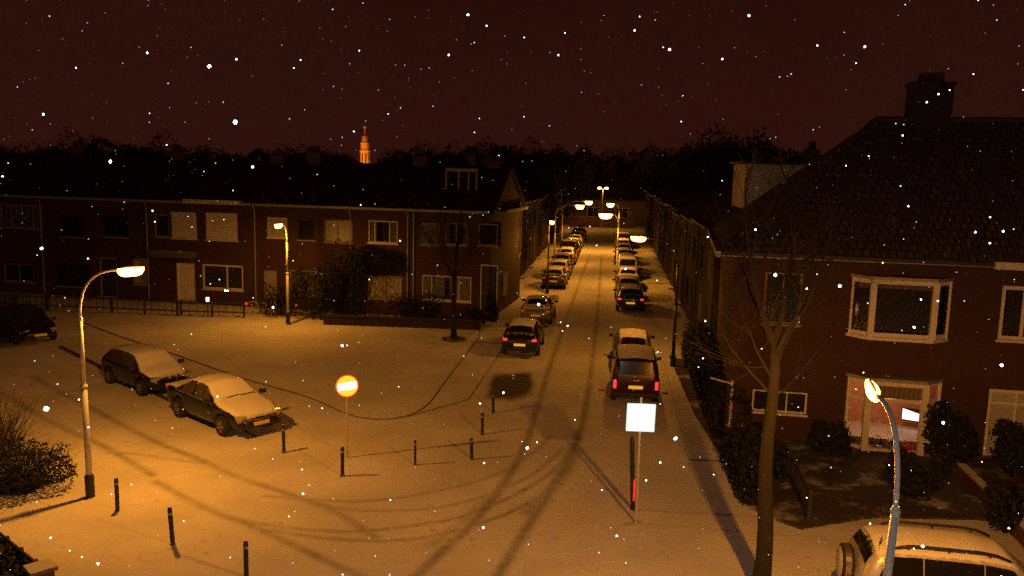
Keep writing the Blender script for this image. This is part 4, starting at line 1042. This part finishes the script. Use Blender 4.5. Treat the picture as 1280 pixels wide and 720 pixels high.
class Car:
    """lofted shell: stations (x, zbottom, zbelt, ztop, halfwidth, roof halfwidth)"""
    def __init__(s, st, wheels, wr):
        s.st, s.wheels, s.wr = st, wheels, wr
        x0, x1 = st[0][0], st[-1][0]; n = 72
        s.xs = [x0 + (x1 - x0) * i / n for i in range(n + 1)]
        raw = np.array([car_section(st, x)[1:] for x in s.xs])
        for _ in range(2):
            k = raw.copy(); k[1:-1] = (raw[:-2] + 2 * raw[1:-1] + raw[2:]) / 4; raw = k
        for i, x in enumerate(s.xs):
            for xw in wheels:
                if abs(x - xw) < wr + .07: raw[i, 0] = max(raw[i, 0], wr + math.sqrt(max(0, (wr + .07) ** 2 - (x - xw) ** 2)) * .98)
        s.raw = raw
    def par(s, x):
        return [float(np.interp(x, s.xs, s.raw[:, j])) for j in range(5)]
    def half(s, x):
        zb, zs, zt, w, wr = s.par(x); g = zt - zs
        return [(0, zb), (.82*w, zb), (.95*w, zb + .05), (w, zb + .35*(zs - zb)), (1.0*w, zb + .75*(zs - zb)), (.975*w, zs), (.5*(.95*w + wr) + .04*g, zs + .55*g), (wr + .02, zt - .12*g), (wr*.9, zt - .05*g), (wr*.5, zt + .01), (0, zt + .03)]
    def body(s, mat, root):
        m = MB(); rings = []
        for x in s.xs:
            hp = s.half(x); pts = [(x, y, z) for y, z in hp] + [(x, -y, z) for y, z in reversed(hp[1:-1])]
            rings.append([m.bm.verts.new(p) for p in pts])
        n = len(rings[0])
        for a, b in zip(rings, rings[1:]):
            for k in range(n): m.bm.faces.new((a[k], a[(k+1)%n], b[(k+1)%n], b[k]))
        m.bm.faces.new(rings[0]); m.bm.faces.new(list(reversed(rings[-1])))
        return m.build('body', M[mat], root, smooth=True)
    def side(s, x, k, sg, off=.007):
        zb, zs, zt, w, wr = s.par(x); g = zt - zs
        a, b, c = Vector((.975*w, zs)), Vector((.5*(.95*w + wr) + .04*g, zs + .55*g)), Vector((wr + .02, zt - .12*g))
        kk = k * (1) ; p = a + (b - a) * (kk / .55) if kk < .55 else b + (c - b) * ((kk - .55) / .45)
        return Vector((x, sg * (p.x + off), p.y + off * .4))
    def pane(s, name, mat, root, xb, xt, sg, k0=.1, k1=.9):
        m = MB(); nx_, nk = 8, 4; V = []
        for j in range(nk + 1):
            f = j / nk; k = k0 + (k1 - k0) * f; a, b = xb[0] + (xt[0] - xb[0]) * f, xb[1] + (xt[1] - xb[1]) * f
            V.append([m.bm.verts.new(s.side(a + (b - a) * i / nx_, k, sg)) for i in range(nx_ + 1)])
        for r0, r1 in zip(V, V[1:]):
            for i in range(nx_):
                q = (r0[i], r0[i+1], r1[i+1], r1[i]); m.bm.faces.new(q if sg < 0 else q[::-1])
        return m.build(name, M[mat], root, smooth=True, fixn=False)
    def screen(s, name, mat, root, xa, xb, fa=.9, fb=.9, off=.012):
        m = MB(); V = []; nx_, ny_ = 8, 8; fwd = 1 if s.par(xa)[2] > s.par(xb)[2] else -1
        for i in range(nx_ + 1):
            f = i / nx_; x = xa + (xb - xa) * f; p = s.par(x); hwid = p[4] * (fa + (fb - fa) * f); rw = []
            for j in range(ny_ + 1):
                l = -1 + 2 * j / ny_; y = l * hwid; g = p[2] - p[1]
                q = abs(y) / max(.01, p[4]); z = p[2] + (.03 - .04 * q if q < .5 else .01 - (.01 + .05 * g) * (q - .5) / .4)
                rw.append(m.bm.verts.new((x + off * .5 * fwd, y, z + off)))
            V.append(rw)
        for a, b in zip(V, V[1:]):
            for j in range(ny_): m.bm.faces.new((a[j], b[j], b[j+1], a[j+1]))
        return m.build(name, M[mat], root, smooth=True)
    def wheelset(s, root, wy, wid=.2):
        for xw in s.wheels:
            for sg in (-1, 1):
                R = s.wr; mt = Matrix.Translation((xw, sg * (wy - wid/2 + .005), R)) @ Matrix.Rotation(-sg * PI/2, 4, 'X')
                ty = MB().lathe([(R*.62, -wid/2), (R*.93, -wid/2), (R, -wid/2 + .03), (R, wid/2 - .03), (R*.93, wid/2), (R*.62, wid/2)], mat=mt, n=22).build('wheel', M['rubber'], root, smooth=False)
                rm_ = MB(); rm_.lathe([(.05, wid/2 - .02), (R*.55, wid/2 - .01), (R*.62, wid/2 + .004), (R*.6, wid/2 - .05)], mat=mt, n=16)
                for k in range(5): rm_.box((.04, -.03, wid/2 - .012), (R*.58, .03, wid/2 + .008), mt @ Matrix.Rotation(k * 2*PI/5, 4, 'Z'))
                rm_.build('rim', M['alloy'], ty)

def blk(name, lo, hi, mat, root, bevel=.012):
    return MB().box(lo, hi).build(name, M[mat], root, bevel=bevel)

def common(c, root, L0, L1, tailz, hw, tail='tail', plate='plate', mirror_x=.95, mirror_z=.98, frontplate=True, tailw=.2, tailh=.11, platez=.62, ty=None):
    ty = ty if ty else hw - .2
    for sg in (-1, 1):
        blk('tail_light', (L0 + .0, sg * ty - tailw/2, tailz - tailh/2), (L0 + .10, sg * ty + tailw/2, tailz + tailh/2), tail, root)
        blk('headlight', (L1 - .26, sg * (hw - .28) - .14, .60), (L1 - .09, sg * (hw - .28) + .14, .72), 'head', root)
        blk('mirror', (mirror_x - .07, sg * (hw + .09) - .10, mirror_z - .06), (mirror_x + .07, sg * (hw + .09) + .10, mirror_z + .07), 'plastic', root, .025)
    blk('number_plate', (L0 - .035, -.26, platez - .055), (L0 + .02, .26, platez + .055), plate, root, 0)
    if frontplate: blk('number_plate', (L1 - .04, -.26, .40), (L1 + .03, .26, .51), 'platedim', root, 0)
    blk('rear_bumper', (L0 - .03, -hw * .86, .34), (L0 + .14, hw * .86, .50), 'plastic', root, .03)
    blk('front_bumper', (L1 - .16, -hw * .80, .32), (L1 + .02, hw * .80, .46), 'plastic', root, .03)

HATCH = [(-2.0,.40,.78,.86,.70,.58),(-1.95,.32,.88,.97,.80,.66),(-1.75,.28,.93,1.12,.83,.62),(-1.40,.26,.94,1.40,.85,.57),(-.9,.24,.94,1.46,.86,.58),(0,.24,.93,1.48,.86,.60),(.45,.24,.92,1.43,.86,.59),(1.12,.25,.90,1.02,.85,.66),(1.55,.27,.82,.90,.82,.64),(1.80,.30,.71,.79,.76,.58),(1.95,.36,.58,.65,.63,.46),(2.02,.40,.50,.55,.50,.36)]
SEDAN = [(-2.2,.42,.78,.86,.70,.56),(-2.12,.34,.88,.97,.80,.64),(-1.9,.28,.92,1.02,.84,.68),(-1.4,.26,.93,1.06,.86,.66),(-.85,.24,.93,1.36,.87,.56),(-.4,.24,.92,1.41,.87,.58),(.2,.24,.91,1.40,.87,.58),(.95,.25,.89,1.00,.86,.66),(1.6,.27,.81,.88,.83,.66),(1.95,.30,.70,.77,.77,.60),(2.12,.36,.58,.64,.64,.48),(2.2,.40,.50,.55,.50,.36)]
VAN = [(-2.1,.38,.90,1.00,.78,.70),(-2.06,.30,1.02,1.22,.85,.74),(-1.98,.27,1.05,1.55,.87,.70),(-1.85,.25,1.05,1.76,.88,.68),(-1.0,.24,1.04,1.81,.89,.70),(.3,.24,1.03,1.80,.89,.70),(.75,.24,1.02,1.70,.89,.68),(1.35,.25,.98,1.14,.87,.70),(1.75,.28,.86,.96,.83,.66),(2.0,.34,.68,.76,.74,.58),(2.05,.40,.56,.62,.66,.5)]
SUV = [(-2.15,.50,.95,1.02,.74,.64),(-2.10,.44,1.02,1.20,.82,.70),(-2.0,.40,1.06,1.45,.86,.67),(-1.82,.38,1.07,1.66,.88,.64),(-1.2,.36,1.07,1.72,.89,.66),(0,.36,1.06,1.73,.89,.66),(.5,.36,1.05,1.66,.89,.64),(1.05,.37,1.02,1.18,.88,.70),(1.6,.40,.96,1.04,.86,.72),(1.98,.44,.82,.90,.80,.66),(2.1,.50,.66,.72,.7,.55)]

def make_hatch(label, col, body='car', tail='tail', plate='plate', rear='bglass', group=None, sg_mat='bglass'):
    t = thing('parked_car', label, 'car', (0, 0, 0), 0, group); c = Car(HATCH, (-1.22, 1.25), .31)
    c.body(body, t)
    for sg in (-1, 1): c.pane('side_window', sg_mat, t, (-1.5, -.38), (-1.15, -.36), sg, .05, .95); c.pane('side_window', sg_mat, t, (-.30, .98), (-.28, .46), sg, .05, .95)
    c.screen('windscreen', 'cglass', t, .52, 1.08); c.screen('rear_window', rear, t, -1.72, -1.42, .86, .86)
    c.wheelset(t, .86); common(c, t, -2.0, 2.02, .84, .86, tail, plate)
    recolour(t, col); return t
def make_sedan(label, col, body='car', tail='tail', plate='plate', rear='bglass', group=None, chrome=False, sg_mat='bglass'):
    t = thing('parked_car', label, 'car', (0, 0, 0), 0, group); c = Car(SEDAN, (-1.28, 1.36), .32)
    c.body(body, t)
    for sg in (-1, 1): c.pane('side_window', sg_mat, t, (-1.12, -.36), (-.78, -.34), sg, .05, .95); c.pane('side_window', sg_mat, t, (-.28, .84), (-.26, .28), sg, .05, .95)
    c.screen('windscreen', 'cglass', t, .28, .92); c.screen('rear_window', rear, t, -1.34, -.9, .86, .86)
    c.wheelset(t, .87); common(c, t, -2.18, 2.2, .85, .87, tail, plate, .78, .98)
    if chrome:
        for sg in (-1, 1):
            m = MB(); xs_ = [-1.35 + i * .1 for i in range(23)]
            pts = [c.side(x, .015, sg, .014) for x in xs_]; m.tube(pts, .022, 6); m.build('chrome_trim', M['chrome'], t)
        m = MB(); m.tube([(2.02, -.70, .575), (2.16, -.55, .575), (2.225, 0, .575), (2.16, .55, .575), (2.02, .70, .575)], .025, 6); m.build('chrome_trim', M['chrome'], t)
        m = MB(); 
        for y0 in (-.5, .05): m.tube([(.99, y0, 1.045), (.93, y0 + .52, 1.06)], .013, 5)
        m.build('wiper', M['plastic'], t)
        for sg in (-1, 1): blk('indicator', (2.03, sg * .64 - .06, .53), (2.10, sg * .64 + .06, .61), 'amber', t)
    recolour(t, col); return t
def make_van(label, col, body='car', tail='tail', plate='plate', group=None):
    t = thing('parked_van', label, 'van', (0, 0, 0), 0, group); c = Car(VAN, (-1.3, 1.35), .32)
    c.body(body, t)
    for sg in (-1, 1): c.pane('side_window', 'bglass', t, (-1.8, -.95), (-1.7, -.95), sg); c.pane('side_window', 'bglass', t, (-.87, .1), (-.87, .1), sg); c.pane('side_window', 'bglass', t, (.18, 1.15), (.18, .72), sg)
    c.screen('windscreen', 'cglass', t, .8, 1.3); 
    m = MB(); m.box((-2.075, -.60, 1.16), (-2.03, .60, 1.66), Matrix.Translation((-2.0, 0, 1.4)) @ Matrix.Rotation(.22, 4, 'Y') @ Matrix.Translation((2.035, 0, -1.4))); m.build('rear_window', M['bglass'], t, bevel=.012)
    blk('tailgate_handle', (-2.125, -.12, .94), (-2.07, .12, .975), 'chrome', t, .005)
    c.wheelset(t, .89); common(c, t, -2.12, 2.05, .80, .89, tail, plate, 1.1, 1.12, tailw=.11, tailh=.30, platez=.72, ty=.76)
    recolour(t, col); return t

def place(t, loc, heading, z=0.0):
    t.location = (loc[0], loc[1], z); t.rotation_euler.z = heading; return t

LG, RG = 'cars parked along the left kerb', 'cars parked along the right kerb'
def on_street(t, s, Yrear, half=2.05, flip=False):
    p = ST(s, Yrear + half * SD.y); return place(t, p, STREET_ROT + (PI if flip else 0))
on_street(make_hatch('black hatchback with two bright red tail lights behind the bare patch', (.012, .012, .014), group=LG), -2.72, 37.4)
on_street(make_sedan('silver saloon parked ahead of the black hatchback at the left kerb', (.20, .195, .19), tail='taildim', plate='platedim', group=LG), -2.72, 45.4)
on_street(make_van('dark red van with yellow plate parked behind the square sign', (.055, .006, .008), group=RG), 2.32, 30.6)
on_street(make_hatch('snow-covered pale hatchback directly ahead of the red van', (.20, .19, .18), tail='tail', plate='platedim', group=RG), 2.35, 35.9)
ks = on_street(make_hatch('dark hatchback with bright yellow plate, third from the corner at right kerb', (.02, .02, .022), group=RG), 2.55, 51.0)
hatch0 = make_hatch('tmp', (.05, .05, .05), 'car', 'taildim', 'platedim'); sedan0 = make_sedan('tmp', (.05, .05, .05), 'car', 'taildim', 'platedim'); van0 = make_van('tmp', (.05, .05, .05), 'car', 'taildim', 'platedim')
protos_c = [hatch0, sedan0, van0]; first = {0: True, 1: True, 2: True}
palette = [((.03,.03,.035),'black'),((.32,.31,.3),'grey'),((.05,.05,.07),'dark blue'),((.18,.17,.16),'dark grey'),((.5,.48,.45),'pale'),((.10,.02,.02),'dark red')]
def street_row(s, Y0, n, group, side, start, seq, kinds):
    Yc = Y0
    for i in range(n):
        k = kinds[i % len(kinds)]; o = protos_c[k]
        if not first[k]: o = copy_tree(protos_c[k])
        first[k] = False
        col, cn = palette[seq[i % len(seq)]]
        kn = ('hatchback', 'saloon', 'van')[k]
        tag(o, f'{cn} snow-dusted {kn}, {ords[start + i]} parked vehicle from the corner at the {side} kerb', None, group); recolour(o, col)
        on_street(o, s + random.uniform(-.08, .08), Yc, (2.0, 2.2, 2.1)[k], False); Yc += (4.75, 5.1, 4.9)[k] + random.uniform(.2, .9)
street_row(-2.72, 59.6, 9, LG, 'left', 2, [0, 1, 3, 4, 0, 2, 1, 5, 3], [0, 0, 1, 0, 2, 0, 1, 0, 0])
street_row(2.55, 56.0, 9, RG, 'right', 3, [1, 3, 4, 0, 2, 1, 3, 0, 1], [0, 1, 2, 0, 0, 1, 0, 2, 0])

# the three cars at the left, noses towards the junction
PD = Vector((.70, -.71, 0))
def along(px_rear, px_front):
    a, b = G(*px_rear), G(*px_front); d = (b - a).normalized(); return a, d
pa, pdv = along((212,517), (283,548)); hd_ = math.atan2(pdv.y, pdv.x); nl = Vector((-pdv.y, pdv.x, 0))
big = make_sedan('larger black saloon with snowed windscreen and chrome trim, left of the no-entry sign', (.014, .014, .016), 'carsnow', 'taildim', 'platedim', 'cglass', 'cars parked on the left-hand road', chrome=True, sg_mat='fglass')
mid = (G(212,517) + G(283,548)) / 2 + nl * .87 + pdv * .12
place(big, mid, hd_); big.scale = (1.06, 1.04, 1.04)
sm = make_hatch('smaller black hatchback with snowed bonnet behind the larger saloon', (.014, .014, .016), 'carsnow', 'taildim', 'platedim', 'cglass', 'cars parked on the left-hand road', sg_mat='fglass')
a = (G(124,478) + G(186,497)) / 2; place(sm, a + nl * .86, hd_ + .03)
c0 = make_hatch('black car at the left edge with a number plate given an orange glow', (.010, .010, .012), 'darkcar', 'taildim', 'plate', 'bglass', 'cars parked on the left-hand road')
for ch in c0.children:
    if ch.name.startswith('windscreen'): ch.data.materials[0] = M['bglass']
pc = G(50, 430); place(c0, (pc.x - 1.35, pc.y + 1.25, 0), hd_ - .02)

# silver SUV at the bottom right
t = thing('parked_car', 'silver off-road car with snowy roof, roof rails and spare wheel at bottom right', 'car'); c = Car(SUV, (-1.3, 1.3), .36)
c.body('carsnow', t)
for sg in (-1, 1):
    c.pane('side_window', 'bglass', t, (-1.88, -1.07), (-1.64, -1.07), sg, .06, .9); c.pane('side_window', 'bglass', t, (-1.05, -.03), (-1.05, -.03), sg, .06, .9); c.pane('side_window', 'bglass', t, (-.01, .96), (-.01, .48), sg, .06, .9)
    m = MB(); pts = [Vector((x, sg * .57, c.par(x)[2] + .045 - (.05 if i in (0, 8) else 0))) for i, x in enumerate([-1.55 + k * .25 for k in range(9)])]; m.tube(pts, .028, 8)
    for x in (-1.3, -.6, .1): m.tube([(x, sg * .57, c.par(x)[2] - .03), (x, sg * .57, c.par(x)[2] + .05)], .02, 6)
    m.build('roof_rail', M['plastic'], t, smooth=True)
    blk('door_handle', (-.35, sg * .895 - .02, .93), (-.17, sg * .895 + .02, .96), 'chrome', t, .005)
c.screen('windscreen', 'cglass', t, .56, 1.02); c.screen('rear_window', 'cglass', t, -2.04, -1.86, .88, .88)
c.wheelset(t, .89, .22); common(c, t, -2.15, 2.1, .88, .89, 'amber', 'platedim', .85, 1.12, tailw=.12, tailh=.30, platez=.55, ty=.74)
mt = Matrix.Translation((-2.26, .08, 1.02)) @ Matrix.Rotation(-PI/2, 4, 'Y')
sw = MB().lathe([(.33, -.12), (.36, -.10), (.36, .07), (.33, .10), (.2, .115), (.02, .12)], mat=mt, n=28).build('spare_wheel', M['rubber'], t)
MB().lathe([(.30, .103), (.31, .12), (.2, .135), (.02, .14)], mat=mt, n=28).build('cover', M['cream'], sw); 
MB().lathe([(.368, -.06), (.372, .05)], mat=mt, n=28).build('chrome_band', M['chrome'], sw)
m = MB(); m.tube([(-1.80, -.5, 1.71), (-1.76, -.45, 1.80), (-1.74, -.42, 1.83)], .012, 5); m.build('aerial', M['plastic'], t)
recolour(t, (.52, .51, .49))
place(t, (8.93, 15.36), math.atan2(-.2, .98))

# ------------------------------------------------------------------ falling snow
rnd = np.random.RandomState(11); m = bmesh.new()
tmpb = bmesh.new(); bmesh.ops.create_icosphere(tmpb, subdivisions=1, radius=1.0); iv = [v.co.copy() for v in tmpb.verts]; ifc = [[v.index for v in f.verts] for f in tmpb.faces]; tmpb.free()
V, Fc = [], []
mw = cam.matrix_world
for k in range(3100):
    dist = .7 + 7.3 * rnd.rand() ** .7
    x, y = (rnd.rand() - .5) * 1.6, (rnd.rand() - .5) * 1.0
    p = mw @ Vector((x * dist, y * dist, -dist))
    if p.z < .3: continue
    r = (.0010 + .0018 * rnd.rand() ** 2) * (1.0 + (.85 if rnd.rand() > .955 else 0))
    q = Vector((rnd.normal(), rnd.normal(), rnd.normal())).normalized(); R_ = Matrix.Rotation(rnd.rand() * 6, 3, q); st = .75 + .5 * rnd.rand()
    b0 = len(V); V += [tuple(p + R_ @ Vector((v.x * r, v.y * r, v.z * r * st))) for v in iv]; Fc += [[i + b0 for i in f] for f in ifc]
me = bpy.data.meshes.new('falling_snow'); me.from_pydata(V, [], Fc); me.materials.append(M['flake'])
fs = bpy.data.objects.new('falling_snow', me); C.objects.link(fs); tag(fs, 'white snowflakes falling through the night air', 'snow', None, 'stuff')
m.free()
# the flash of the camera that took the photograph
FL = 560
fl = light('camera_flash', cam.matrix_world @ Vector((.08, .07, .02)), FL, (1.0, .96, .92), .02)

# ------------------------------------------------------------------ sky: night cloud lit by the town
w = bpy.data.worlds.new('World'); scene.world = w; w.use_nodes = True; nt = w.node_tree; nt.nodes.clear()
out = nt.nodes.new('ShaderNodeOutputWorld'); bg = nt.nodes.new('ShaderNodeBackground')
tc = nt.nodes.new('ShaderNodeTexCoord'); sx = nt.nodes.new('ShaderNodeSeparateXYZ'); L(nt, tc.outputs['Generated'], sx.inputs[0])
grad = rng(nt, sx.outputs[2], -.02, .32)
c = mixc(nt, grad, (.034, .0060, .0036), (.0150, .0027, .0019))
n1 = N(nt, 'ShaderNodeTexNoise', Scale=3.0, Detail=6.0, Roughness=.62); L(nt, tc.outputs['Generated'], n1.inputs['Vector'])
c2 = mixc(nt, rng(nt, n1.outputs['Fac'], .3, .7), c, mixc(nt, .5, c, (.030, .0075, .0048)))
n2 = N(nt, 'ShaderNodeTexNoise', Scale=330.0, Detail=2.0, Roughness=.8); L(nt, tc.outputs['Generated'], n2.inputs['Vector'])
c2 = mixc(nt, rng(nt, n2.outputs['Fac'], .3, .7, 0, .5), c2, (.012, .0035, .0025))
L(nt, c2, bg.inputs[0]); bg.inputs[1].default_value = 1.0
L(nt, bg.outputs[0], out.inputs[0])

# ------------------------------------------------------------------ render settings
scene.render.engine = 'CYCLES'
vs = scene.view_settings; vs.view_transform = 'Standard'; vs.look = 'None'; vs.exposure = 0.0; vs.gamma = 1.0; vs.use_curve_mapping = False
cy = scene.cycles
cy.use_denoising = False; cy.sample_clamp_indirect = 2.0; cy.sample_clamp_direct = 0
cy.max_bounces = 6; cy.diffuse_bounces = 3; cy.glossy_bounces = 3; cy.transparent_max_bounces = 12; cy.caustics_reflective = False; cy.caustics_refractive = False
cy.use_light_tree = True
